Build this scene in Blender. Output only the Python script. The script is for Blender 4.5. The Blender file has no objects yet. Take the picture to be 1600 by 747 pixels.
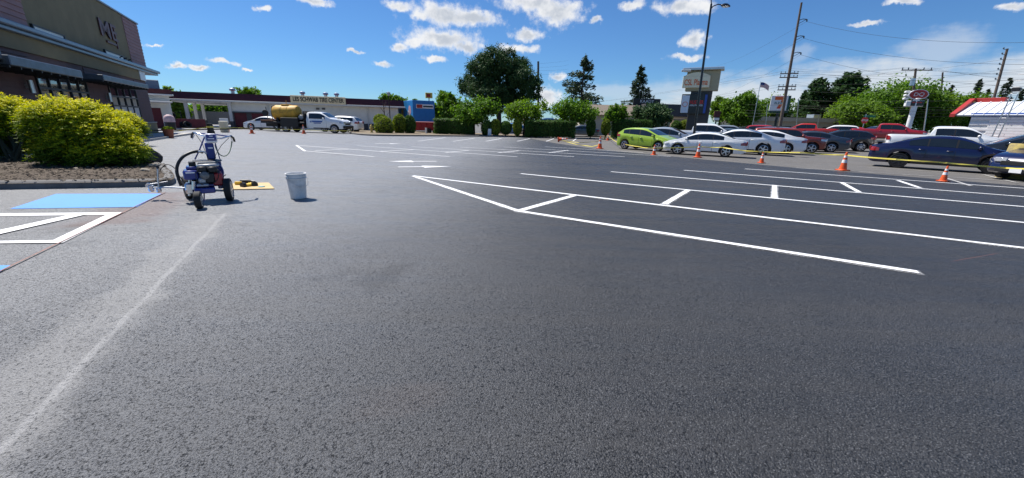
import bpy, bmesh, math, random
import numpy as np
from mathutils import Vector, Matrix
R_ = math.radians
scene = bpy.context.scene
COL = scene.collection
rng = np.random.default_rng(7)
random.seed(7)

# ------------------------------------------------------------------ camera
F_PX, CX, CY, HOR, ROLL = 612.0, 800.0, 373.5, 190.5, R_(1.35)
EYE = 1.6
_p = math.atan((CY - HOR) / F_PX)
_fw = np.array([0, math.cos(_p), -math.sin(_p)]); _u = np.array([0, math.sin(_p), math.cos(_p)]); _r = np.array([1.0, 0, 0])
_R = _r * math.cos(ROLL) + _u * math.sin(ROLL); _U = _u * math.cos(ROLL) - _r * math.sin(ROLL)
cd = bpy.data.cameras.new('camera'); cam = bpy.data.objects.new('camera', cd); COL.objects.link(cam)
cd.sensor_fit = 'HORIZONTAL'; cd.sensor_width = 36.0; cd.lens = F_PX / 1600 * 36; cd.clip_start = 0.05; cd.clip_end = 5000
cam.matrix_world = Matrix(((_R[0], _U[0], -_fw[0], 0), (_R[1], _U[1], -_fw[1], 0), (_R[2], _U[2], -_fw[2], EYE), (0, 0, 0, 1)))
scene.camera = cam

# ------------------------------------------------------------------ sky, sun, exposure
SUN_EL, SUN_AZ = 57.0, -52.0            # azimuth from +Y towards +X, so the sun stands ahead and to the left
vs = scene.view_settings
vs.view_transform = 'Standard'; vs.look = 'None'; vs.gamma = 1.0; vs.exposure = 0.60; vs.use_curve_mapping = False
sd = bpy.data.lights.new('sun', 'SUN'); sun = bpy.data.objects.new('sun', sd); COL.objects.link(sun)
sd.energy = 4.8; sd.angle = R_(0.53); sd.color = (1.0, 0.955, 0.89)
_sv = Vector((math.sin(R_(SUN_AZ)) * math.cos(R_(SUN_EL)), math.cos(R_(SUN_AZ)) * math.cos(R_(SUN_EL)), math.sin(R_(SUN_EL))))
sun.rotation_euler = _sv.to_track_quat('Z', 'Y').to_euler(); sun.location = (-20, 20, 40)
world = bpy.data.worlds.new('World'); scene.world = world; world.use_nodes = True

def pxdir(x, y):
    return _fw + _R * (x - CX) / F_PX - _U * (y - CY) / F_PX
def pxsph(x, y):
    d = pxdir(x, y); d = d / np.linalg.norm(d)
    return math.atan2(d[0], d[1]), math.asin(d[2])

def build_sky():
    nt = world.node_tree; N = nt.nodes; L = nt.links; N.clear()
    out = N.new('ShaderNodeOutputWorld'); bg = N.new('ShaderNodeBackground'); bg.inputs['Strength'].default_value = 0.068
    sky = N.new('ShaderNodeTexSky'); sky.sky_type = 'NISHITA'; sky.sun_disc = False
    sky.sun_elevation = R_(SUN_EL); sky.sun_rotation = R_(SUN_AZ)
    sky.air_density = 1.0; sky.dust_density = 0.0; sky.ozone_density = 3.0; sky.altitude = 30
    def m(op, a, b=None, c=None):
        n = N.new('ShaderNodeMath'); n.operation = op
        for i, v in enumerate((a, b, c)):
            if v is None: continue
            if isinstance(v, (int, float)): n.inputs[i].default_value = v
            else: L.new(v, n.inputs[i])
        return n.outputs[0]
    def vm(op, a, b):
        n = N.new('ShaderNodeVectorMath'); n.operation = op
        for i, v in enumerate((a, b)):
            if isinstance(v, tuple): n.inputs[i].default_value = v
            else: L.new(v, n.inputs[i])
        return n.outputs['Value'] if op == 'LENGTH' else n.outputs['Vector']
    def ss(v, lo, hi):
        n = N.new('ShaderNodeMapRange'); n.interpolation_type = 'SMOOTHSTEP'
        L.new(v, n.inputs['Value']); n.inputs['From Min'].default_value = lo; n.inputs['From Max'].default_value = hi
        return n.outputs['Result']
    tc = N.new('ShaderNodeTexCoord'); D = tc.outputs['Generated']
    sep = N.new('ShaderNodeSeparateXYZ'); L.new(D, sep.inputs[0])
    az = m('ARCTAN2', sep.outputs[0], sep.outputs[1]); el = m('ARCSINE', sep.outputs[2])
    def noise(scale, detail, rough, vec, seedoff):
        n = N.new('ShaderNodeTexNoise'); n.inputs['Scale'].default_value = scale
        n.inputs['Detail'].default_value = detail; n.inputs['Roughness'].default_value = rough
        L.new(vm('ADD', vec, (seedoff, seedoff * .7, -seedoff)), n.inputs['Vector']); return n
    n1 = noise(26.0, 7, .62, D, 3.1); n2 = noise(48.0, 8, .62, D, 9.0); n3 = noise(14.0, 5, .6, D, 5.5)
    P0 = N.new('ShaderNodeCombineXYZ'); L.new(az, P0.inputs[0]); L.new(el, P0.inputs[1])
    warp = vm('MULTIPLY', vm('SUBTRACT', n1.outputs['Color'], (.5, .5, .5)), (.055, .035, 0))
    P = vm('ADD', P0.outputs[0], warp)
    clouds = [(690, 22, 46, 17), (735, 30, 42, 12), (838, 6, 58, 13), (868, 16, 42, 20), (655, 26, 14, 9), (690, 62, 52, 15),
              (730, 74, 22, 9), (650, 66, 20, 7), (825, 53, 24, 8), (808, 76, 30, 7), (622, 9, 20, 8), (624, 75, 11, 7), (600, 101, 14, 4),
              (677, 93, 16, 5), (556, 81, 13, 3), (347, 98, 23, 4), (274, 101, 15, 4), (308, 105, 14, 3), (388, 109, 7, 2), (415, 15, 12, 4),
              (492, 4, 22, 6), (990, 9, 17, 8), (1072, 10, 44, 12), (932, 32, 11, 5), (872, 119, 11, 6), (855, 152, 22, 14), (1355, 36, 22, 4),
              (1085, 62, 20, 11), (1072, 90, 26, 5), (1410, 3, 20, 5), (1580, 9, 24, 7), (238, 72, 14, 2), (240, -60, 60, 20), (760, -70, 90, 25), (1300, -90, 80, 25)]
    field = None
    def add(c, r, field):
        q = vm('MULTIPLY', vm('SUBTRACT', P, (c[0], c[1], 0)), (1 / r[0], 1 / r[1], 0))
        d = vm('LENGTH', q, (0, 0, 0))
        if field is None: return d
        n = N.new('ShaderNodeMath'); n.operation = 'SMOOTH_MIN'; L.new(field, n.inputs[0]); L.new(d, n.inputs[1]); n.inputs[2].default_value = .25
        return n.outputs[0]
    for x, y, rx, ry in clouds:
        a, e = pxsph(x, y); a2, _ = pxsph(x + rx, y); _, e2 = pxsph(x, y - ry)
        field = add((a, e), (abs(a2 - a) * 1.12, abs(e2 - e) * 1.15), field)
    rr = random.Random(4)
    for k in range(16):                                     # the sky behind the camera goes on with the same small cumulus
        a = rr.choice((-1, 1)) * rr.uniform(1.15, 3.1); e = rr.uniform(.08, .55)
        field = add((a, e), (rr.uniform(.03, .10), rr.uniform(.012, .035)), field)
    nn = m('MULTIPLY', m('SUBTRACT', n2.outputs['Fac'], .5), 1.7)
    dens = ss(m('ADD', field, nn), 1.3, .38)
    # thin white sheet low over the far side
    sc = N.new('ShaderNodeTexNoise'); sc.inputs['Scale'].default_value = 5.0; sc.inputs['Detail'].default_value = 6; sc.inputs['Roughness'].default_value = .6
    L.new(vm('MULTIPLY', D, (1.0, 1.0, 4.2)), sc.inputs['Vector'])
    sheet = None
    for x, y, rx, ry, w in ((1400, 138, 380, 52, .95), (1650, 118, 260, 56, .95), (1180, 160, 280, 46, .9), (1470, 78, 90, 36, .5), (1040, 150, 200, 30, .5), (1245, 85, 30, 16, .3)):
        a, e = pxsph(x, y); a2, _ = pxsph(x + rx, y); _, e2 = pxsph(x, y - ry)
        q = vm('MULTIPLY', vm('SUBTRACT', P, (a, e, 0)), (1 / abs(a2 - a), 1 / abs(e2 - e), 0))
        v = m('MULTIPLY', ss(m('ADD', vm('LENGTH', q, (0, 0, 0)), m('MULTIPLY', m('SUBTRACT', sc.outputs['Fac'], .5), 1.9)), 1.15, .35), w)
        sheet = v if sheet is None else m('MAXIMUM', sheet, v)
    # colours
    hs = N.new('ShaderNodeHueSaturation'); hs.inputs['Saturation'].default_value = 1.0; hs.inputs['Value'].default_value = 1.0; hs.inputs['Hue'].default_value = .5
    tn = N.new('ShaderNodeMix'); tn.data_type = 'RGBA'; tn.blend_type = 'MULTIPLY'; tn.inputs[0].default_value = 1; tn.inputs[7].default_value = (.46, .74, 1.06, 1)
    L.new(sky.outputs[0], tn.inputs[6]); L.new(tn.outputs[2], hs.inputs['Color'])
    shade = N.new('ShaderNodeMix'); shade.data_type = 'RGBA'
    shade.inputs[6].default_value = (8.8, 8.9, 9.1, 1); shade.inputs[7].default_value = (5.2, 5.7, 6.5, 1)
    inner = ss(field, .8, .2)
    L.new(m('MULTIPLY', m('MULTIPLY', inner, ss(n3.outputs['Fac'], .36, .6)), 1.0), shade.inputs[0])
    mx0 = N.new('ShaderNodeMix'); mx0.data_type = 'RGBA'; L.new(sheet, mx0.inputs[0]); L.new(hs.outputs[0], mx0.inputs[6]); mx0.inputs[7].default_value = (6.6, 7.2, 7.9, 1)
    mx = N.new('ShaderNodeMix'); mx.data_type = 'RGBA'; L.new(dens, mx.inputs[0]); L.new(mx0.outputs[2], mx.inputs[6]); L.new(shade.outputs[2], mx.inputs[7])
    L.new(mx.outputs[2], bg.inputs['Color']); L.new(bg.outputs[0], out.inputs[0])
build_sky()
world.cycles.sampling_method = 'MANUAL'; world.cycles.sample_map_resolution = 256

# ------------------------------------------------------------------ terrain and pixel helpers
def S(t):
    t = min(1.0, max(0.0, t)); return t * t * (3 - 2 * t)
def g(X, Y):
    X = min(45.0, max(-45.0, X)); p = .4 - .008 * X - .01 * Y
    return .5 * (p + math.sqrt(p * p + .01)) + .42 * S((X - 18) / 20) * S((Y - 20) / 20)
def at(x, y):                                   # ground point seen at a photo pixel
    d = pxdir(x, y); z = .3
    for _ in range(40):
        t = (z - EYE) / d[2] if d[2] < -1e-4 else 400
        t = min(t, 400); z = g(d[0] * t, d[1] * t)
    return Vector((d[0] * t, d[1] * t, z))
def atD(x, y, D):                               # point at forward distance D
    d = pxdir(x, y); t = D / d[1]; return Vector((d[0] * t, D, EYE + d[2] * t))
def on(x, D):                                   # ground point below a pixel column at distance D
    y = 200
    for _ in range(6):
        p = atD(x, y, D); z = g(p.x, D); y += (p.z - z) * F_PX / D
    return Vector((p.x, D, z))

# ------------------------------------------------------------------ materials
MATS = {}
def nodes(m):
    m.use_nodes = True; nt = m.node_tree; return nt, nt.nodes['Principled BSDF']
def mat(name, col, rough=.6, metal=0, var=.12, scale=6, bump=0, bscale=60, spec=.5, coat=0, coords='Object', dirt=None):
    if name in MATS: return MATS[name]
    m = bpy.data.materials.new(name); nt, b = nodes(m); N = nt.nodes; L = nt.links
    b.inputs['Roughness'].default_value = rough; b.inputs['Metallic'].default_value = metal
    b.inputs['Specular IOR Level'].default_value = spec
    if coat: b.inputs['Coat Weight'].default_value = coat; b.inputs['Coat Roughness'].default_value = .04
    tc = N.new('ShaderNodeTexCoord')
    if var:
        n = N.new('ShaderNodeTexNoise'); n.inputs['Scale'].default_value = scale; n.inputs['Detail'].default_value = 6; n.inputs['Roughness'].default_value = .65
        L.new(tc.outputs[coords], n.inputs['Vector'])
        r = N.new('ShaderNodeValToRGB'); r.color_ramp.elements[0].position = .3; r.color_ramp.elements[1].position = .7
        c0 = dirt if dirt else [max(0, c * (1 - var)) for c in col]; c1 = [min(1, c * (1 + var)) for c in col]
        r.color_ramp.elements[0].color = (*c0, 1); r.color_ramp.elements[1].color = (*c1, 1)
        L.new(n.outputs['Fac'], r.inputs[0]); L.new(r.outputs[0], b.inputs['Base Color'])
    else: b.inputs['Base Color'].default_value = (*col, 1)
    if bump:
        n = N.new('ShaderNodeTexNoise'); n.inputs['Scale'].default_value = bscale; n.inputs['Detail'].default_value = 4
        L.new(tc.outputs[coords], n.inputs['Vector'])
        bp = N.new('ShaderNodeBump'); bp.inputs['Strength'].default_value = bump; bp.inputs['Distance'].default_value = .01
        L.new(n.outputs['Fac'], bp.inputs['Height']); L.new(bp.outputs[0], b.inputs['Normal'])
    MATS[name] = m; return m
def paint(name, col, metal=.0, rough=.32): return mat('car_' + name, col, rough, metal, var=.03, scale=3, coat=1.0)
def leafmat(name, c0, c1, c2, tr=.35):
    if name in MATS: return MATS[name]
    m = bpy.data.materials.new(name); nt, b = nodes(m); N = nt.nodes; L = nt.links
    a = N.new('ShaderNodeAttribute'); a.attribute_name = 'tint'
    r = N.new('ShaderNodeValToRGB'); e = r.color_ramp.elements; e[0].color = (*c0, 1); e[1].color = (*c2, 1); e.new(.5).color = (*c1, 1)
    L.new(a.outputs['Fac'], r.inputs[0]); L.new(r.outputs[0], b.inputs['Base Color'])
    b.inputs['Roughness'].default_value = .65; b.inputs['Specular IOR Level'].default_value = .2
    t = N.new('ShaderNodeBsdfTranslucent'); hs = N.new('ShaderNodeHueSaturation'); hs.inputs['Saturation'].default_value = 1.1; hs.inputs['Value'].default_value = 1.25
    L.new(r.outputs[0], hs.inputs['Color']); L.new(hs.outputs[0], t.inputs[0])
    mx = N.new('ShaderNodeMixShader'); mx.inputs[0].default_value = tr
    L.new(b.outputs[0], mx.inputs[1]); L.new(t.outputs[0], mx.inputs[2]); L.new(mx.outputs[0], N['Material Output'].inputs[0])
    MATS[name] = m; return m
def glassmat(name, col=(.012, .016, .018), rough=.03):
    if name in MATS: return MATS[name]
    m = mat(name, col, rough, 0, var=.2, scale=1.5, spec=.9); return m

M_black = mat('black_plastic', (.012, .012, .013), .5, var=.2)
M_rubber = mat('rubber', (.014, .014, .015), .8, var=.25, scale=20)
M_steel = mat('steel', (.55, .56, .57), .32, .9, var=.15, scale=15)
M_alloy = mat('alloy', (.62, .63, .65), .3, .85, var=.08)
M_darkalloy = mat('dark_alloy', (.05, .05, .055), .35, .6, var=.1)
M_glass = glassmat('car_glass')
M_head = mat('headlight_glass', (.55, .57, .6), .1, .3, var=.3, scale=14, coat=1)
M_tail = mat('taillight_red', (.32, .012, .012), .15, 0, var=.2, scale=14, coat=1)
M_white = mat('white_plain', (.78, .78, .77), .5, var=.05)
M_wood = mat('weathered_pole', (.14, .105, .08), .85, var=.35, scale=5, bump=.4, bscale=25)
M_bark = mat('bark', (.075, .055, .042), .9, var=.4, scale=10, bump=.6, bscale=30)
M_conc = mat('concrete', (.33, .32, .30), .85, var=.18, scale=4, bump=.3, bscale=80)

# ------------------------------------------------------------------ mesh builder
class MB:
    def __init__(s): s.v = []; s.f = []; s.mi = []
    def add(s, v, f, m=0):
        o = len(s.v); s.v += [tuple(p) for p in v]; s.f += [tuple(i + o for i in q) for q in f]; s.mi += [m] * len(f); return s
    def box(s, c, sz, rot=None, m=0):
        c = Vector(c); v = []
        for x in (-.5, .5):
            for y in (-.5, .5):
                for z in (-.5, .5):
                    p = Vector((x * sz[0], y * sz[1], z * sz[2]))
                    v.append((rot @ p if rot else p) + c)
        return s.add(v, [(0, 1, 3, 2), (4, 6, 7, 5), (0, 4, 5, 1), (2, 3, 7, 6), (0, 2, 6, 4), (1, 5, 7, 3)], m)
    def bevbox(s, c, sz, b, rot=None, m=0):       # chamfered on all edges
        hx, hy, hz = [q / 2 for q in sz]; c = Vector(c); v = []
        idx = {}
        for ax in range(3):
            for sx in (-1, 1):
                for sy in (-1, 1):
                    for sz_ in (-1, 1):
                        sg = (sx, sy, sz_); h = [hx, hy, hz]
                        p = Vector([sg[k] * (h[k] if k == ax else h[k] - b) for k in range(3)])
                        idx[(ax,) + sg] = len(v); v.append((rot @ p if rot else p) + c)
        f = []
        for ax in range(3):
            for sg in (-1, 1):
                o = [k for k in range(3) if k != ax]; q = []
                for a, bb in ((-1, -1), (1, -1), (1, 1), (-1, 1)):
                    t = [0, 0, 0]; t[ax] = sg; t[o[0]] = a; t[o[1]] = bb; q.append(idx[(ax,) + tuple(t)])
                if (sg > 0) != (ax != 1): q.reverse()
                f.append(tuple(q))
        for ax in range(3):
            o = [k for k in range(3) if k != ax]
            for a in (-1, 1):
                for bb in (-1, 1):
                    q = []
                    for w, which in ((-1, 0), (1, 0), (1, 1), (-1, 1)):
                        t = [0, 0, 0]; t[ax] = w; t[o[0]] = a; t[o[1]] = bb; q.append(idx[(o[which],) + tuple(t)])
                    f.append(tuple(q))
        for sx in (-1, 1):
            for sy in (-1, 1):
                for sz_ in (-1, 1): f.append(tuple(idx[(ax, sx, sy, sz_)] for ax in range(3)))
        return s.add(v, f, m)
    def tube(s, pts, r, n=8, m=0, caps=True):
        pts = [Vector(p) for p in pts]; k = len(pts); rs = r if isinstance(r, (list, tuple)) else [r] * k
        v = []; f = []; prev = None
        for i, p in enumerate(pts):
            d = (pts[min(i + 1, k - 1)] - pts[max(i - 1, 0)]).normalized()
            a = prev - d * prev.dot(d) if prev is not None else d.cross(Vector((0, 0, 1)) if abs(d.z) < .9 else Vector((1, 0, 0)))
            if a.length < 1e-6: a = d.orthogonal()
            a.normalize(); b = d.cross(a); prev = a
            for j in range(n):
                t = 2 * math.pi * j / n; v.append(p + (a * math.cos(t) + b * math.sin(t)) * rs[i])
        for i in range(k - 1):
            for j in range(n): f.append((i * n + j, i * n + (j + 1) % n, (i + 1) * n + (j + 1) % n, (i + 1) * n + j))
        if caps: f.append(tuple(range(n - 1, -1, -1))); f.append(tuple((k - 1) * n + j for j in range(n)))
        return s.add(v, f, m)
    def lathe(s, prof, n=20, M=None, m=0):          # profile (r, z) about z
        v = []; f = []; k = len(prof)
        for r, z in prof:
            for j in range(n):
                t = 2 * math.pi * j / n; p = Vector((r * math.cos(t), r * math.sin(t), z)); v.append(M @ p if M else p)
        for i in range(k - 1):
            for j in range(n): f.append((i * n + j, i * n + (j + 1) % n, (i + 1) * n + (j + 1) % n, (i + 1) * n + j))
        f.append(tuple(range(n - 1, -1, -1))); f.append(tuple((k - 1) * n + j for j in range(n)))
        return s.add(v, f, m)
    def prism(s, poly, off, m=0):                   # planar polygon extruded along off
        k = len(poly); off = Vector(off); v = [Vector(p) for p in poly]; v += [p + off for p in v]
        return s.add(v, [tuple(range(k - 1, -1, -1)), tuple(range(k, 2 * k))] + [(i, (i + 1) % k, (i + 1) % k + k, i + k) for i in range(k)], m)
    def build(s, name, mats, parent=None, smooth=None, loc=None):
        me = bpy.data.meshes.new(name); me.from_pydata(s.v, [], s.f)
        for mm in (mats if isinstance(mats, (list, tuple)) else [mats]): me.materials.append(mm)
        me.polygons.foreach_set('material_index', s.mi)
        bm = bmesh.new(); bm.from_mesh(me); bmesh.ops.recalc_face_normals(bm, faces=bm.faces); bm.to_mesh(me); bm.free()
        if smooth is not None:
            me.polygons.foreach_set('use_smooth', [True] * len(me.polygons)); me.set_sharp_from_angle(angle=R_(smooth))
        o = bpy.data.objects.new(name, me); COL.objects.link(o)
        if parent: o.parent = parent
        if loc: o.location = loc
        return o
def tag(o, label=None, cat=None, group=None, kind=None):
    for k, v in (('label', label), ('category', cat), ('group', group), ('kind', kind)):
        if v: o[k] = v
    return o
def thing(name, label, cat, loc=(0, 0, 0), rz=0, group=None):
    o = bpy.data.objects.new(name, None); o.empty_display_size = .2; COL.objects.link(o)
    o.location = loc; o.rotation_euler = (0, 0, rz); return tag(o, label, cat, group)
def text_obj(name, txt, size, M, m, parent, depth=.01, shear=0, sx=1.0, bold=0.0, width=None):
    cu = bpy.data.curves.new(name, 'FONT'); cu.body = txt; cu.size = size; cu.extrude = depth; cu.align_x = 'CENTER'; cu.align_y = 'CENTER'; cu.shear = shear; cu.offset = bold
    t = bpy.data.objects.new(name, cu); COL.objects.link(t)
    me = bpy.data.meshes.new_from_object(t.evaluated_get(bpy.context.evaluated_depsgraph_get()))
    bpy.data.objects.remove(t)
    if width: sx = width / (max(v.co.x for v in me.vertices) - min(v.co.x for v in me.vertices))
    me.transform(M @ Matrix.Diagonal((sx, 1, 1, 1))); me.materials.clear(); me.materials.append(m)
    o = bpy.data.objects.new(name, me); COL.objects.link(o); o.parent = parent; return o
def face_matrix(origin, right, up):
    r = Vector(right).normalized(); u = Vector(up).normalized(); n = r.cross(u); o = Vector(origin)
    return Matrix(((r.x, u.x, n.x, o.x), (r.y, u.y, n.y, o.y), (r.z, u.z, n.z, o.z), (0, 0, 0, 1)))

# ------------------------------------------------------------------ foliage
def leaf_obj(name, P, Nn, T, size, aspect, tint, m, parent, loc=(0, 0, 0)):
    n = len(P); T = T - Nn * np.sum(T * Nn, 1)[:, None]; T /= np.linalg.norm(T, axis=1)[:, None] + 1e-9; B = np.cross(Nn, T)
    sz = size[:, None]; a = aspect
    V = np.empty((n, 4, 3), np.float32)
    V[:, 0] = P - T * sz * .5; V[:, 1] = P + B * sz * a * .5; V[:, 2] = P + T * sz * .5; V[:, 3] = P - B * sz * a * .5
    me = bpy.data.meshes.new(name); me.vertices.add(n * 4); me.loops.add(n * 4); me.polygons.add(n)
    me.vertices.foreach_set('co', V.ravel()); me.loops.foreach_set('vertex_index', np.arange(n * 4, dtype=np.int32))
    me.polygons.foreach_set('loop_start', np.arange(0, n * 4, 4, dtype=np.int32)); me.polygons.foreach_set('loop_total', np.full(n, 4, np.int32))
    me.update(calc_edges=True)
    at_ = me.attributes.new('tint', 'FLOAT', 'FACE'); at_.data.foreach_set('value', np.clip(tint, 0, 1).astype(np.float32))
    me.materials.append(m); o = bpy.data.objects.new(name, me); COL.objects.link(o); o.location = loc
    if parent: o.parent = parent
    return o
def unit(n):
    v = rng.normal(size=(n, 3)); return v / np.linalg.norm(v, axis=1)[:, None]
def clump_crown(lobes, nclump, nleaf, crad, lsize, flat=.8):
    """points of leaves gathered in clumps near the surface of ellipsoid lobes (cx,cy,cz,rx,ry,rz)"""
    lobes = np.array(lobes, float); w = lobes[:, 3] * lobes[:, 4] + lobes[:, 3] * lobes[:, 5]; w /= w.sum()
    li = rng.choice(len(lobes), nclump, p=w); u = unit(nclump); rad = .55 + .5 * rng.random(nclump) ** .6
    C = lobes[li, :3] + u * lobes[li, 3:] * rad[:, None]
    ct = rng.random(nclump)
    k = rng.integers(0, nclump, nleaf)
    P = C[k] + rng.normal(size=(nleaf, 3)) * crad * np.array([1, 1, flat]) * (.6 + .8 * ct[k])[:, None] * .55
    N_ = unit(nleaf) * .8 + u[k] * .5 + np.array([0, 0, .35]); N_ /= np.linalg.norm(N_, axis=1)[:, None]
    tint = .25 + .4 * ct[k] + .3 * rng.random(nleaf)
    return P, N_, unit(nleaf), lsize * (.6 + .8 * rng.random(nleaf)), tint
def trunk_mb(h, r, limbs, lean=(0, 0), seed=1):
    rr = random.Random(seed); mb = MB(); k = 6
    pts = [Vector((lean[0] * i / k + rr.uniform(-.03, .03) * h * .2, lean[1] * i / k + rr.uniform(-.03, .03) * h * .2, h * i / k)) for i in range(k + 1)]; pts[0].x = pts[0].y = 0
    mb.tube([pts[0] - Vector((0, 0, .3))] + pts, [r * 1.35] + [r * (1.15 - .7 * i / k) for i in range(k + 1)], 8)
    for (z0, ang, ln, up) in limbs:
        i = min(k - 1, int(z0 / h * k)); b = pts[i].lerp(pts[i + 1], z0 / h * k - i); d = Vector((math.cos(ang), math.sin(ang), up)).normalized()
        mid = b + d * ln * .5 + Vector((rr.uniform(-.1, .1), rr.uniform(-.1, .1), .06)) * ln
        mb.tube([b, mid, b + d * ln + Vector((0, 0, .12 * ln))], [r * .5, r * .33, r * .1], 6)
    return mb
def deciduous(name, label, base, h, rx, rz, m, group, trunk_h=None, nleaf=7000, lsize=.16, lobes=None, tr=.10, cz=None, seed=1, cat='tree'):
    t = thing(name, label, cat, base, 0, group)
    rr = random.Random(seed); cz = cz if cz else h - rz; th = trunk_h if trunk_h else cz
    if lobes is None:
        lobes = [(0, 0, cz, rx * .78, rx * .78, rz * .8)]
        for k in range(7):
            a = k * .9 + rr.random(); q = rr.uniform(.4, .62); zz = rr.uniform(-.45, .55)
            lobes.append((math.cos(a) * rx * q, math.sin(a) * rx * q, cz + zz * rz, rx * rr.uniform(.36, .52), rx * rr.uniform(.36, .52), rz * rr.uniform(.3, .46)))
    limbs = [(th * rr.uniform(.45, .95), k * 2.4 + rr.random(), rx * rr.uniform(.5, .8), rr.uniform(.5, 1.1)) for k in range(6)]
    trunk_mb(th * 1.15, tr, limbs, (rr.uniform(-.1, .1), 0), seed).build('trunk', M_bark, t, 60)
    P, N_, T, sz, ti = clump_crown(lobes, max(60, nleaf // 45), nleaf, rx * .2, lsize)
    leaf_obj('crown', P, N_, T, sz, .62, ti, m, t)
    return t
def conifer(name, label, base, h, r, m, group, z0=.12, nb=70, per=90, lsize=.3, droop=.25, power=1.0, tr=.22, gap=0.0, seed=1, wid=.35):
    t = thing(name, label, 'tree', base, 0, group); rr = random.Random(seed)
    mb = MB(); mb.tube([(0, 0, -.3), (0, 0, h * .5), (0, 0, h * .99)], [tr, tr * .6, .02], 7)
    Ps = []; Ts = []; Ti = []
    for k in range(nb):
        f = (k + rr.random()) / nb; z = h * (z0 + (1 - z0) * f); a = rr.random() * 6.283 if gap else k * 2.399 + rr.uniform(-.4, .4)
        ln = r * ((1 - f) ** power) * rr.uniform(.65, 1.12) * (1 - gap * rr.random()) + h * .012
        d = np.array([math.cos(a), math.sin(a), 0]); up = rr.uniform(-.05, .3) * (.4 + f)
        if ln > .5 and tr > .1: mb.tube([(0, 0, z), (d[0] * ln * .5, d[1] * ln * .5, z + ln * up * .5 - droop * .1 * ln), (d[0] * ln * .9, d[1] * ln * .9, z + ln * up * .9 - droop * .7 * ln)], [.05 * ln ** .5, .03 * ln ** .5, .01], 4)
        n = int(per * (.35 + ln / r)); s = rng.random(n) ** .75; side = np.array([-d[1], d[0], 0])
        w = rng.normal(size=n) * ln * wid * (1 - .55 * s) * .6
        P = d * (s * ln)[:, None] + side * w[:, None]; P[:, 2] += z + ln * up * s - droop * ln * s ** 2 + rng.normal(size=n) * .045 * r
        T = d + side * (np.sign(w) * .8)[:, None] + rng.normal(size=(n, 3)) * .35
        Ps.append(P); Ts.append(T); Ti.append(.2 + .35 * rr.random() + .4 * rng.random(n))
    P = np.concatenate(Ps); T = np.concatenate(Ts); ti = np.concatenate(Ti); n = len(P)
    N_ = unit(n) * .7 + np.array([0, 0, .7]); N_ /= np.linalg.norm(N_, axis=1)[:, None]
    mb.build('trunk', M_bark, t, 60)
    leaf_obj('crown', P, N_, T, lsize * (.6 + .8 * rng.random(n)), .34, ti, m, t); return t

LF_dec = leafmat('leaf_green', (.038, .095, .011), (.082, .17, .018), (.15, .26, .032), .4)
LF_light = leafmat('leaf_light', (.055, .12, .013), (.105, .19, .02), (.17, .27, .035), .42)
LF_hedge = leafmat('leaf_hedge', (.03, .075, .013), (.055, .12, .02), (.10, .18, .032), .28)
LF_pine = leafmat('leaf_pine', (.014, .042, .015), (.03, .072, .022), (.065, .115, .034), .18)
LF_fir = leafmat('leaf_fir', (.02, .04, .022), (.035, .062, .03), (.06, .09, .042), .12)
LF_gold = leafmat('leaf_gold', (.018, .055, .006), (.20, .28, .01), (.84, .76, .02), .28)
LF_boxw = leafmat('leaf_boxwood', (.05, .095, .012), (.15, .21, .02), (.30, .34, .04), .3)
M_core = mat('twig_core', (.03, .032, .014), .95, var=.4)

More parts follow.
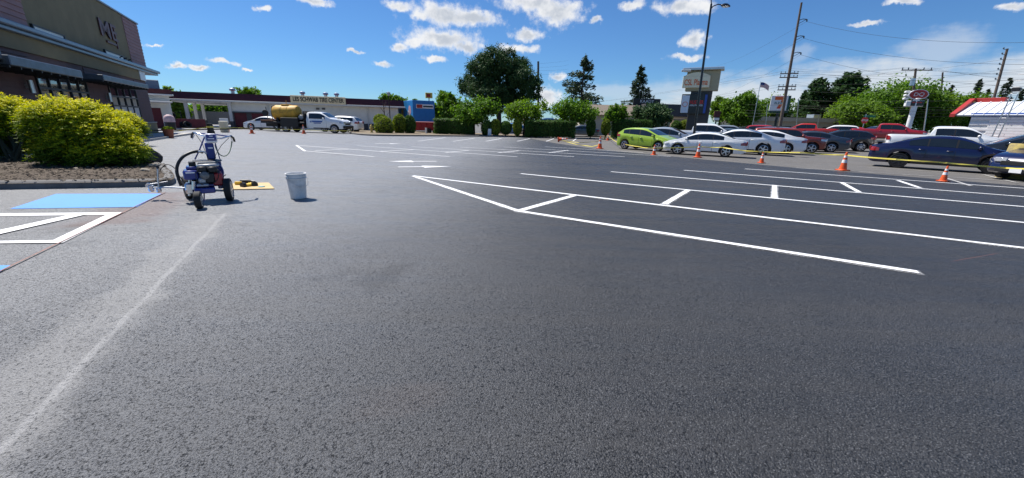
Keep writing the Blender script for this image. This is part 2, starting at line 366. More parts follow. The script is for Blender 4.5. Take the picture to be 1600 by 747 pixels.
# ------------------------------------------------------------------ ground, lot, paint
def asphalt(name, c0, c1, rough, seam=None, dust=None, dustmix=.5, spec=.5, bump=.55, fade=None):
    m = bpy.data.materials.new(name); nt, b = nodes(m); N = nt.nodes; L = nt.links
    tc = N.new('ShaderNodeTexCoord'); O = tc.outputs['Object']
    def noise(s, d=5, r=.6):
        n = N.new('ShaderNodeTexNoise'); n.inputs['Scale'].default_value = s; n.inputs['Detail'].default_value = d; n.inputs['Roughness'].default_value = r; L.new(O, n.inputs['Vector']); return n.outputs['Fac']
    def mr(v, a, bb, c=0, d=1):
        n = N.new('ShaderNodeMapRange'); n.interpolation_type = 'SMOOTHSTEP'; L.new(v, n.inputs['Value'])
        for k, q in zip(('From Min', 'From Max', 'To Min', 'To Max'), (a, bb, c, d)): n.inputs[k].default_value = q
        return n.outputs['Result']
    def mix(f, a, bb):
        n = N.new('ShaderNodeMix'); n.data_type = 'RGBA'
        for i, v in ((0, f), (6, a), (7, bb)):
            if isinstance(v, tuple): n.inputs[i].default_value = (*v, 1)
            elif isinstance(v, (int, float)): n.inputs[i].default_value = v
            else: L.new(v, n.inputs[i])
        return n.outputs[2]
    def mul(a, bb):
        n = N.new('ShaderNodeMath'); n.operation = 'MULTIPLY'
        for i, v in enumerate((a, bb)):
            if isinstance(v, (int, float)): n.inputs[i].default_value = v
            else: L.new(v, n.inputs[i])
        return n.outputs[0]
    big = noise(.35, 5, .6); mid = noise(3.0, 6, .65); fine = noise(120, 3, .7)
    col = mix(mr(big, .3, .7), c0, c1)
    col = mix(mul(mr(mid, .45, .75), .35), col, tuple(c * 1.5 for c in c1))
    col = mix(mul(mr(fine, .4, .62), .5), col, tuple(c * 1.7 for c in c1))
    vo = N.new('ShaderNodeTexVoronoi'); vo.inputs['Scale'].default_value = 140; L.new(O, vo.inputs['Vector'])
    vs_ = N.new('ShaderNodeSeparateColor'); L.new(vo.outputs['Color'], vs_.inputs[0])
    speck = mul(mr(vs_.outputs[0], .70, .86), mr(vo.outputs['Distance'], .55, .25)); gap = mul(mr(vs_.outputs[1], .45, .75), mr(vo.outputs['Distance'], .38, .62))
    GR = (speck, gap)
    pits = noise(60, 5, .8)
    col = mix(mr(pits, .40, .34), col, (.006, .006, .007))
    if fade is not None:          # coat colour grades from dark on the right to pale on the left
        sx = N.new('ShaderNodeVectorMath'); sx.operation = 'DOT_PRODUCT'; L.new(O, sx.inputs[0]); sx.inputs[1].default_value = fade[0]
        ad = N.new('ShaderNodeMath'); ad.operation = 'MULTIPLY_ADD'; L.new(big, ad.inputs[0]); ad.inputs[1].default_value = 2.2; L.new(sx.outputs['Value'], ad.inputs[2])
        pale_mix = mr(ad.outputs[0], fade[1], fade[2])
        col = mix(mul(pale_mix, mr(fine, .25, .6, .45, 1)), col, fade[3])
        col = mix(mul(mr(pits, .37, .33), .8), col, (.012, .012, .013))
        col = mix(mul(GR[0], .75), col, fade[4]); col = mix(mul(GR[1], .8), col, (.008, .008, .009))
    if fade is not None: col = mix(mul(mr(noise(.9, 4, .55), .62, .74), .35), col, (.02, .02, .021))
    if dust is not None: col = mix(mul(mr(mid, .3, .75), dustmix), col, dust)
    if seam:
        for (ax, ay, bx_, by_, w, colr, amt, nz) in seam:
            d = Vector((bx_ - ax, by_ - ay, 0)); ln = d.length; d.normalize(); nrm = (-d.y, d.x, 0)
            sub = N.new('ShaderNodeVectorMath'); sub.operation = 'SUBTRACT'; L.new(O, sub.inputs[0]); sub.inputs[1].default_value = (ax, ay, 0)
            d1 = N.new('ShaderNodeVectorMath'); d1.operation = 'DOT_PRODUCT'; L.new(sub.outputs[0], d1.inputs[0]); d1.inputs[1].default_value = nrm
            d2 = N.new('ShaderNodeVectorMath'); d2.operation = 'DOT_PRODUCT'; L.new(sub.outputs[0], d2.inputs[0]); d2.inputs[1].default_value = tuple(d)
            wob = N.new('ShaderNodeMath'); wob.operation = 'MULTIPLY_ADD'; L.new(noise(2.2, 4), wob.inputs[0]); wob.inputs[1].default_value = nz; L.new(d1.outputs['Value'], wob.inputs[2])
            wo2 = N.new('ShaderNodeMath'); wo2.operation = 'ADD'; L.new(wob.outputs[0], wo2.inputs[0]); wo2.inputs[1].default_value = -nz * .5
            ab = N.new('ShaderNodeMath'); ab.operation = 'ABSOLUTE'; L.new(wo2.outputs[0], ab.inputs[0])
            mk = mul(mul(mr(ab.outputs[0], w, w * .35), mul(mr(d2.outputs['Value'], -.1, .1), mr(d2.outputs['Value'], ln + .1, ln - .1))), mr(mid, .2, .55, .45, 1))
            col = mix(mul(mk, amt), col, colr)
    L.new(col, b.inputs['Base Color']); b.inputs['Specular IOR Level'].default_value = spec
    st = N.new('ShaderNodeMapping'); st.inputs['Rotation'].default_value = (0, 0, R_(33)); st.inputs['Scale'].default_value = (.12, 2.6, 1); L.new(O, st.inputs['Vector'])
    sn_ = N.new('ShaderNodeTexNoise'); sn_.inputs['Scale'].default_value = 1.6; sn_.inputs['Detail'].default_value = 6; sn_.inputs['Roughness'].default_value = .6; L.new(st.outputs[0], sn_.inputs['Vector'])
    rs = N.new('ShaderNodeMath'); rs.operation = 'ADD'; L.new(mr(sn_.outputs['Fac'], .32, .68, rough - .09, rough + .09), rs.inputs[0]); L.new(mr(mid, .3, .7, -.05, .05), rs.inputs[1])
    L.new(rs.outputs[0], b.inputs['Roughness'])
    lap = mix(mr(sn_.outputs['Fac'], .38, .75, 0, .16), col, (.085, .084, .083)); L.new(lap, b.inputs['Base Color'])
    hsum = N.new('ShaderNodeMath'); hsum.operation = 'MULTIPLY_ADD'; L.new(vo.outputs['Distance'], hsum.inputs[0]); hsum.inputs[1].default_value = -.8; L.new(fine, hsum.inputs[2])
    h2 = N.new('ShaderNodeMath'); h2.operation = 'MULTIPLY_ADD'; L.new(mr(pits, .42, .34), h2.inputs[0]); h2.inputs[1].default_value = -1.0; L.new(hsum.outputs[0], h2.inputs[2])
    bp = N.new('ShaderNodeBump'); bp.inputs['Strength'].default_value = bump; bp.inputs['Distance'].default_value = .006
    L.new(h2.outputs[0], bp.inputs['Height']); L.new(bp.outputs[0], b.inputs['Normal'])
    return m
_s0, _s1 = at(352, 334), at(0, 706)
_r0, _r1 = at(262, 301), at(210, 345)
_dr = (_s1 - _s0).normalized(); _far = _s1 + _dr * 2
SEAM = [(_s0.x, _s0.y, _far.x, _far.y, .026, (.42, .42, .42), .5, .06),
        (_s0.x - .09, _s0.y - .1, _far.x - .09, _far.y, .26, (.36, .355, .345), .42, .5),
        (_r0.x, _r0.y, at(170, 352).x, at(170, 352).y, .55, (.16, .07, .05), .42, .5)]
_q = at(320, 592); SEAM.append((_q.x - .04, _q.y, _q.x + .04, _q.y, .05, (.16, .16, .165), .8, .03))
_q = at(620, 640); SEAM.append((_q.x - .2, _q.y, _q.x + .2, _q.y + .1, .14, (.13, .08, .06), .09, .4))
_q = at(1520, 402); SEAM.append((at(1488, 409).x, at(1488, 409).y, at(1556, 397).x, at(1556, 397).y, .006, (.25, .08, .05), .6, .01))
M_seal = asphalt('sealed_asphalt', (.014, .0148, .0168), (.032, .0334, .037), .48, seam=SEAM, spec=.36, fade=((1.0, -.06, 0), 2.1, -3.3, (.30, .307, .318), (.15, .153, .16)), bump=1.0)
M_old = asphalt('old_asphalt', (.085, .08, .076), (.115, .11, .104), .75, dust=(.15, .14, .125), dustmix=.45, spec=.35)
M_far = mat('far_ground', (.12, .115, .1), .9, var=.3, scale=.2)

xs = np.concatenate([-45 - np.geomspace(1, 900, 16)[::-1], np.arange(-45, 60.1, 1.5), 60 + np.geomspace(1.5, 900, 16)])
ys = np.concatenate([np.array([-60, -30, -15, -8]), np.arange(-5, 80.1, 1.5), 80 + np.geomspace(2, 1500, 18)])
mb = MB(); nx = len(xs)
mb.add([(x, y, g(x, y)) for y in ys for x in xs], [(j * nx + i, j * nx + i + 1, (j + 1) * nx + i + 1, (j + 1) * nx + i) for j in range(len(ys) - 1) for i in range(nx - 1)])
tag(mb.build('ground', M_old, smooth=60), 'old grey-brown asphalt ground reaching to the street', kind='structure')
# freshly sealed lot: everything left of the taped edge
edge = [at(*p) for p in ((1600, 291), (1440, 278), (1243, 262.5), (1080, 247.5), (937, 234), (868, 224))]
e0 = edge[0] + (edge[0] - edge[1]) * 3; edge = [e0] + edge
edge.append(Vector((edge[-1].x - 2, 43.0, 0))); edge.append(Vector((edge[-1].x, 62, 0)))
def xb(Y):
    if Y <= edge[0].y: return edge[0].x + (edge[0].y - Y) * .3
    for a, b in zip(edge, edge[1:]):
        if a.y <= Y <= b.y: return a.x + (b.x - a.x) * (Y - a.y) / max(1e-6, b.y - a.y)
    return edge[-1].x
mb = MB(); Y_ = np.arange(-5, 62, 1.0); nc = 60; v = []
for Y in Y_:
    x1 = xb(Y); v += [(x, Y, g(x, Y) + .006) for x in np.linspace(-44, x1, nc)]
mb.add(v, [(j * nc + i, j * nc + i + 1, (j + 1) * nc + i + 1, (j + 1) * nc + i) for j in range(len(Y_) - 1) for i in range(nc - 1)])
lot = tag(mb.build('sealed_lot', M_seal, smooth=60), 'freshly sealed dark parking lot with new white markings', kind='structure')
def paintmat(name, col, wear):
    m = mat(name, col, .6, var=0); nt = m.node_tree; N = nt.nodes; L = nt.links; b = N['Principled BSDF']
    tc = N.new('ShaderNodeTexCoord'); n = N.new('ShaderNodeTexNoise'); n.inputs['Scale'].default_value = 60; n.inputs['Detail'].default_value = 5; n.inputs['Roughness'].default_value = .7
    n2 = N.new('ShaderNodeTexNoise'); n2.inputs['Scale'].default_value = 2.5; n2.inputs['Detail'].default_value = 5
    L.new(tc.outputs['Object'], n.inputs['Vector']); L.new(tc.outputs['Object'], n2.inputs['Vector'])
    a = N.new('ShaderNodeMath'); a.operation = 'MULTIPLY_ADD'; L.new(n2.outputs['Fac'], a.inputs[0]); a.inputs[1].default_value = .35; L.new(n.outputs['Fac'], a.inputs[2])
    mp = N.new('ShaderNodeMapping'); mp.inputs['Rotation'].default_value = (0, 0, R_(12)); mp.inputs['Scale'].default_value = (.8, 9, 1); L.new(tc.outputs['Object'], mp.inputs['Vector'])
    n3 = N.new('ShaderNodeTexNoise'); n3.inputs['Scale'].default_value = 1.5; n3.inputs['Detail'].default_value = 5; L.new(mp.outputs[0], n3.inputs['Vector'])
    r = N.new('ShaderNodeValToRGB'); r.color_ramp.elements[0].position = wear; r.color_ramp.elements[1].position = wear + .16
    r.color_ramp.elements[0].color = (*[c * .35 + .02 for c in col], 1); r.color_ramp.elements[1].color = (*col, 1)
    a2 = N.new('ShaderNodeMath'); a2.operation = 'MULTIPLY_ADD'; L.new(n3.outputs['Fac'], a2.inputs[0]); a2.inputs[1].default_value = .3; L.new(a.outputs[0], a2.inputs[2]); a3 = N.new('ShaderNodeMath'); a3.operation = 'SUBTRACT'; L.new(a2.outputs[0], a3.inputs[0]); a3.inputs[1].default_value = .15
    L.new(a3.outputs[0], r.inputs[0]); L.new(r.outputs[0], b.inputs['Base Color'])
    bp = N.new('ShaderNodeBump'); bp.inputs['Strength'].default_value = .4; bp.inputs['Distance'].default_value = .004; L.new(n.outputs['Fac'], bp.inputs['Height']); L.new(bp.outputs[0], b.inputs['Normal'])
    return m
M_line = paintmat('line_paint', (.80, .81, .82), .45); M_oldline = paintmat('old_line_paint', (.5, .49, .47), .60)
M_blue = paintmat('blue_paint', (.04, .25, .72), .44); M_red = paintmat('red_chalk', (.28, .09, .06), .62)
def strip(name, a, b, w, m, parent=lot, z=.012, ext=0):
    a, b = Vector((a.x, a.y, 0)), Vector((b.x, b.y, 0)); d = (b - a).normalized(); a -= d * ext; b += d * ext; nrm = Vector((-d.y, d.x, 0)) * w / 2
    k = max(2, int((b - a).length / .5)); v = []; rr = random.Random(int(a.x * 97 + b.y * 31))
    for i in range(k + 1):
        p = a.lerp(b, i / k)
        for sg in (-1, 1):
            q = p + nrm * sg * (1 + rr.uniform(-.05, .05)); v.append((q.x, q.y, g(q.x, q.y) + z))
    mb = MB(); mb.add(v, [(2 * i, 2 * i + 1, 2 * i + 3, 2 * i + 2) for i in range(k)]); return mb.build(name, m, parent)
def patch(name, pix, m, z=.011, parent=lot):
    P = [at(*p) for p in pix]; mb = MB(); mb.add([(p.x, p.y, p.z + z) for p in P], [tuple(range(len(P)))]); return mb.build(name, m, parent)
LINES = [((645, 275.5), (1600, 389)), ((814, 272), (1600, 348.7)), ((955, 269), (1600, 324)), ((1069, 266.5), (1600, 308)), ((1164, 264.4), (1600, 295)), ((646, 276), (811, 331)), ((810, 331), (1434, 427)),
         ((463, 227.4), (703, 245.2)), ((477, 236.6), (585, 245.5)), ((463, 227.4), (477, 236.8)), ((558, 228.2), (808, 245.5)), ((643, 229.4), (897, 245.2)),
         ((719, 230.3), (976, 245.4)), ((788, 230.3), (1048, 244.8)), ((851, 229.7), (1005, 239))]
GATES = [((812, 330), (898, 306)), ((1038, 320), (1075, 298)), ((1210, 310), (1210, 290)), ((1342, 301), (1315, 286)), ((1437, 294), (1403, 282.5)),
         ((492, 236.2), (546, 233.6)), ((594, 236.9), (647, 234.3)), ((696, 238.9), (733, 235.4)), ((778, 238.9), (811, 236)), ((858, 238.9), (888, 235.4))]
HEDGEL = [((653, 220.8), (696, 215.3)), ((707.4, 221.3), (742, 216.2)), ((759, 221), (783.6, 216.5)), ((808, 221), (828, 216.7)), ((853.4, 221), (865.5, 216.7)), ((895, 220.7), (902.6, 215.5))]
def spraymat():
    m = mat('overspray', (.7, .71, .72), .8, var=0); nt = m.node_tree; N = nt.nodes; L = nt.links
    tc = N.new('ShaderNodeTexCoord'); n = N.new('ShaderNodeTexNoise'); n.inputs['Scale'].default_value = 170; n.inputs['Detail'].default_value = 3; L.new(tc.outputs['Object'], n.inputs['Vector'])
    n2 = N.new('ShaderNodeTexNoise'); n2.inputs['Scale'].default_value = 3; L.new(tc.outputs['Object'], n2.inputs['Vector'])
    a = N.new('ShaderNodeMath'); a.operation = 'MULTIPLY_ADD'; L.new(n2.outputs['Fac'], a.inputs[0]); a.inputs[1].default_value = .35; L.new(n.outputs['Fac'], a.inputs[2])
    r = N.new('ShaderNodeMapRange'); L.new(a.outputs[0], r.inputs['Value']); r.inputs['From Min'].default_value = .70; r.inputs['From Max'].default_value = .80; r.inputs['To Max'].default_value = .8
    tr = N.new('ShaderNodeBsdfTransparent'); mx = N.new('ShaderNodeMixShader'); L.new(r.outputs['Result'], mx.inputs[0]); L.new(tr.outputs[0], mx.inputs[1]); L.new(N['Principled BSDF'].outputs[0], mx.inputs[2]); L.new(mx.outputs[0], N['Material Output'].inputs[0]); return m
M_spray = spraymat()
for a, b in LINES[:7] + GATES[:5]: strip('overspray', at(*a), at(*b), .15, M_spray, z=.0095, ext=.03)
for k, (a, b) in enumerate(LINES + GATES + HEDGEL):
    A, B = at(*a), at(*b)
    if b[0] >= 1599: B = B + (B - A) * .5
    strip('stall_line', A, B, .092 if k < len(LINES) else .10, M_line, z=.012 if k % 2 else .0145)
for a, b in (((1244, 262.8), (1600, 284.5)), ((1340, 260.8), (1600, 277)), ((1479, 279), (1517, 291)), ((1537, 273.5), (1589, 286))):
    strip('faded_stall_line', at(*a), at(*b), .09, M_oldline, z=.012)
# arrows: shaft and head as one shape
def arrow(tail, tip, hw, sw, frac):
    A, B = at(*tail), at(*tip); A.z = B.z = 0; d = B - A; n = Vector((-d.y, d.x, 0)).normalized(); c = A + d * frac
    pts = [A + n * sw, c + n * sw, c + n * hw, B, c - n * hw, c - n * sw, A - n * sw]
    mb = MB(); mb.add([(p.x, p.y, g(p.x, p.y) + .012) for p in pts], [(0, 1, 5, 6), (2, 3, 4), (1, 2, 4, 5)]); mb.build('arrow_marking', M_line, lot)
arrow((682, 252.6), (606, 252.8), .26, .06, .5); arrow((622, 261.5), (706, 260.6), .26, .06, .45); arrow((586, 224.6), (628, 225), .3, .08, .55)
# accessible bays on the left
patch('blue_bay_paint', ((88, 304), (254, 303.6), (214, 324.6), (16, 327.5)), M_blue)
patch('blue_bay_paint', ((-120, 416), (18, 416.6), (0, 427), (-190, 520)), M_blue)
patch('aisle_line', ((-60, 335.4), (192, 333.2), (187, 337), (-60, 339.6)), M_line, .012)
patch('aisle_line', ((168, 336.6), (193.5, 333.4), (99, 381), (81, 378.4)), M_line, .0135)
patch('aisle_line', ((-60, 379.5), (96, 377.4), (98, 381.4), (-60, 383.2)), M_line, .015)
patch('aisle_line', ((-60, 375), (118, 335.8), (143, 335.2), (-60, 382)), M_line, .0165)
strip('chalk_line', at(259, 301.5), at(-20, 437), .014, M_red, z=.018)

# planting bed with kerb on the left
def bedkerb(path, w, h, name, m, closed=False):
    """kerb swept along a ground path (list of Vectors), front face on the left-hand side of the path"""
    n = len(path); v = []; mb = MB(); prof = [(0, -.05), (.012, h * .7), (.04, h - .015), (.075, h), (w - .03, h), (w, h - .03), (w, -.05)]
    for i, p in enumerate(path):
        d = (path[min(i + 1, n - 1)] - path[max(i - 1, 0)]); d.z = 0; d.normalize(); nr = Vector((-d.y, d.x, 0))
        for o, z in prof: q = p + nr * o; v.append((q.x, q.y, g(p.x, p.y) + z))
    k = len(prof)
    mb.add(v, [(i * k + j, i * k + j + 1, (i + 1) * k + j + 1, (i + 1) * k + j) for i in range(n - 1) for j in range(k - 1)])
    mb.add([v[j] for j in range(k)], [tuple(range(k))]); mb.add([v[(n - 1) * k + j] for j in range(k)], [tuple(range(k))])
    return tag(mb.build(name, m, smooth=40), kind='structure')
def smooth_path(pts, it=3):
    for _ in range(it):
        q = [pts[0]]
        for a, b in zip(pts, pts[1:]): q += [a.lerp(b, .25), a.lerp(b, .75)]
        pts = q + [pts[-1]]
    return pts
kp = [at(-260, 304), at(0, 296.5), at(150, 294.5), at(235, 292.5), at(272, 291), at(276, 281), at(262, 268), at(240, 250), at(222, 232), at(208, 221)]
kp = smooth_path(kp)
M_kerb = mat('kerb_concrete', (.14, .135, .13), .85, var=.3, scale=5, bump=.4, bscale=60)
bedkerb(kp, .16, .13, 'kerb', M_kerb)
M_mulch = mat('bark_mulch', (.085, .065, .048), .95, var=.5, scale=40, bump=1.0, bscale=90)
cx = sum(p.x for p in kp) / len(kp); far = [at(60, 222), at(-260, 240)]
poly = [p for p in kp] + [at(120, 219), at(-260, 236), Vector((-14, 2.5, 0))]
bm = bmesh.new(); bm.faces.new([bm.verts.new((p.x, p.y, g(p.x, p.y) + .10)) for p in poly]); bmesh.ops.triangulate(bm, faces=bm.faces)
bmesh.ops.subdivide_edges(bm, edges=bm.edges, cuts=5, use_grid_fill=True); bmesh.ops.triangulate(bm, faces=bm.faces)
for v in bm.verts:
    v.co.z = g(v.co.x, v.co.y) + .095
    if not v.is_boundary: v.co.z += .03 * random.random()
me = bpy.data.meshes.new('planting_bed'); bm.to_mesh(me); bm.free(); me.materials.append(M_mulch); me.polygons.foreach_set('use_smooth', [True] * len(me.polygons))
bed = bpy.data.objects.new('planting_bed', me); COL.objects.link(bed); tag(bed, 'brown bark mulch bed behind the kerb', kind='structure')
# loose bark on the bed
def inside(p, poly):
    c = False
    for a, b in zip(poly, poly[1:] + poly[:1]):
        if (a.y > p[1]) != (b.y > p[1]) and p[0] < (b.x - a.x) * (p[1] - a.y) / (b.y - a.y) + a.x: c = not c
    return c
mb = MB(); cnt = 0
while cnt < 5200:
    X, Y = random.uniform(-13, -4), random.uniform(5, 14)
    if not inside((X, Y), poly): continue
    cnt += 1; s = random.uniform(.006, .02)
    rt = Matrix.Rotation(random.random() * 6.28, 3, 'Z') @ Matrix.Rotation(random.uniform(-.5, .5), 3, 'X')
    mb.box((X, Y, g(X, Y) + .125 + random.random() * .02), (s * 2.2, s, s * .4), rt, random.randrange(3))
tag(mb.build('bark_chips', [mat('chip_a', (.11, .08, .055), .95), mat('chip_b', (.06, .045, .03), .95), mat('chip_c', (.2, .16, .11), .95)]), 'loose bark chips scattered over the bed', 'mulch', kind='stuff')
# ------------------------------------------------------------------ vehicles
def lerp_tab(tab, x):
    if x <= tab[0][0]: return tab[0][1]
    for a, b in zip(tab, tab[1:]):
        if x <= b[0]:
            t = (x - a[0]) / max(1e-9, b[0] - a[0]); return a[1] + (b[1] - a[1]) * t
    return tab[-1][1]
def smooth_tab(tab, it=2):
    for _ in range(it):
        q = [tab[0]]
        for a, b in zip(tab, tab[1:]):
            sharp = abs(b[0] - a[0]) < .05
            if sharp: q += [a, b]
            else: q += [(a[0] * .78 + b[0] * .22, a[1] * .78 + b[1] * .22), (a[0] * .22 + b[0] * .78, a[1] * .22 + b[1] * .78)]
        tab = q + [tab[-1]]
    return tab
# x from rear (-) to front (+), origin midway between the axles; top line, belt line, windows
SPEC = {
 'sedan': dict(wb=2.75, fo=.95, ro=1.08, w=.92, r=.335, sill=.23, top=[(-2.45, .62), (-2.42, .95), (-2.2, 1.03), (-1.75, 1.07), (-.95, 1.37), (-.4, 1.455), (.15, 1.44), (.5, 1.36), (1.25, 1.0), (1.9, .89), (2.2, .76), (2.31, .5)],
   belt=[(-2.45, .9), (-1.6, .99), (.9, .93), (2.3, .7)], ws=(.42, 1.22), rw=(-1.72, -.88), side=[(-1.18, -.62, .5), (-.56, .22, 0), (.29, 1.0, 0)], seams=(-.6, .26, 1.02), handles=(-.75, .1), boot=.98, tl=(.72, .93), hl=(.6, .76)),
 'hatch': dict(wb=2.49, fo=.82, ro=.74, w=.86, r=.315, sill=.22, top=[(-1.98, .6), (-1.95, 1.0), (-1.75, 1.2), (-1.45, 1.40), (-.9, 1.475), (-.1, 1.48), (.35, 1.38), (1.1, 1.02), (1.7, .86), (2.0, .68), (2.065, .45)],
   belt=[(-1.98, 1.04), (-1.3, 1.04), (.9, .9), (2.0, .66)], ws=(.3, 1.1), rw=(-1.86, -1.45), side=[(-1.42, -1.0, .3), (-.94, -.2, 0), (-.13, .95, 0)], seams=(-.17, .8), handles=(-.75, -.02), tl=(.86, 1.12), hl=(.62, .8)),
 'suv': dict(wb=2.68, fo=.86, ro=.92, w=.92, r=.365, sill=.28, top=[(-2.26, .65), (-2.23, 1.05), (-2.08, 1.25), (-1.8, 1.58), (-1.2, 1.66), (.0, 1.67), (.4, 1.58), (1.05, 1.16), (1.8, 1.02), (2.12, .85), (2.2, .55)],
   belt=[(-2.26, 1.1), (-1.3, 1.12), (.9, 1.02), (2.2, .8)], ws=(.36, 1.06), rw=(-2.12, -1.78), side=[(-1.75, -1.1, .2), (-1.04, -.22, 0), (-.15, .95, 0)], seams=(-1.02, -.18, .92), handles=(-.85, 0.0), tl=(.9, 1.15), hl=(.78, .96)),
 'jeep': dict(wb=2.63, fo=.82, ro=.93, w=.88, r=.36, sill=.32, top=[(-2.26, .7), (-2.24, 1.1), (-2.2, 1.55), (-2.1, 1.66), (-1.2, 1.69), (.2, 1.68), (.42, 1.62), (.85, 1.18), (1.05, 1.14), (2.0, 1.07), (2.1, .98), (2.13, .55)],
   belt=[(-2.26, 1.1), (.9, 1.08), (2.13, .98)], ws=(.42, .86), rw=(-2.22, -2.12), side=[(-1.98, -1.2, 0), (-1.1, -.3, 0), (-.2, .78, 0)], seams=(-1.15, -.25, .82), handles=(-.95, -.1), tl=(.95, 1.25), hl=(.82, 1.0)),
 'pickup': dict(wb=3.65, fo=.95, ro=1.22, w=.98, r=.40, sill=.42, top=[(-3.04, .7), (-3.02, 1.32), (-2.9, 1.36), (-1.02, 1.36), (-1.0, 1.42), (-.98, 1.5), (-.86, 1.88), (-.6, 1.93), (.45, 1.93), (.75, 1.86), (1.45, 1.40), (1.7, 1.33), (2.5, 1.25), (2.72, 1.12), (2.77, .6)],
   belt=[(-3.04, 1.28), (-1.1, 1.30), (1.3, 1.26), (2.77, 1.05)], ws=(.72, 1.42), rw=None, side=[(-.78, .02, .05), (.1, 1.2, 0)], seams=(-1.0, .06, 1.2), handles=(-.75, .18), tl=(.98, 1.26), hl=(.9, 1.12)),
 'cab': dict(wb=4.8, axles=(-2.95, 1.85), w=.98, r=.40, sill=.42, top=[(-.97, .6), (-.95, 1.5), (-.86, 1.92), (-.6, 1.97), (.35, 1.97), (.65, 1.9), (1.4, 1.42), (1.7, 1.35), (2.5, 1.27), (2.72, 1.12), (2.77, .6)],
   belt=[(-.97, 1.28), (1.3, 1.26), (2.77, 1.05)], ws=(.62, 1.36), rw=None, side=[(-.6, .98, 0)], seams=(-.75, 1.12), handles=(-.5,), notail=True, tl=(.98, 1.26), hl=(.9, 1.12)),
}
for s_ in SPEC.values(): s_['topS'] = smooth_tab(s_['top']); s_['beltS'] = smooth_tab(s_['belt'])
WHEELS = {}
def wheel_meshes(r, w, rimm, spokes):
    key = (round(r, 3), rimm.name, spokes)
    if key in WHEELS: return WHEELS[key]
    Mx = Matrix.Rotation(R_(90), 4, 'X')
    mb = MB(); mb.lathe([(r * .66, -w * .46), (r * .9, -w * .5), (r * .985, -w * .4), (r, -w * .2), (r, w * .2), (r * .985, w * .4), (r * .9, w * .5), (r * .66, w * .46)], 28, Mx)
    a = mb.build('wheel', M_rubber, smooth=40); me1 = a.data; bpy.data.objects.remove(a)
    mb = MB(); mb.lathe([(r * .7, -w * .43), (r * .7, w * .47), (r * .63, w * .5), (r * .6, w * .3), (r * .58, w * .28)], 28, Mx, 0)
    mb.lathe([(.02, w * .2), (r * .6, w * .22), (r * .6, w * .235), (.02, w * .24)], 20, Mx, 1); mb.lathe([(.02, -w * .4), (r * .6, -w * .4)], 16, Mx, 1)
    for sgn in (1,):
        for k in range(spokes):
            t = 2 * math.pi * k / spokes; rot = Matrix.Rotation(-t, 3, 'Y')
            mb.box(rot @ Vector((r * .35, -w * .38, 0)), (r * .58, w * .2, r * (.5 / spokes ** .62)), rot, 0)
    mb.lathe([(.02, w * .2), (r * .17, w * .2), (r * .15, w * .5), (.02, w * .51)], 14, Mx, 0)
    o = mb.build('rim', [rimm, M_black], smooth=40); me2 = o.data; bpy.data.objects.remove(o)
    WHEELS[key] = (me1, me2); return WHEELS[key]
def obj_of(name, me, parent, loc=(0, 0, 0), rz=0):
    o = bpy.data.objects.new(name, me); COL.objects.link(o); o.parent = parent; o.location = loc; o.rotation_euler = (0, 0, rz); return o

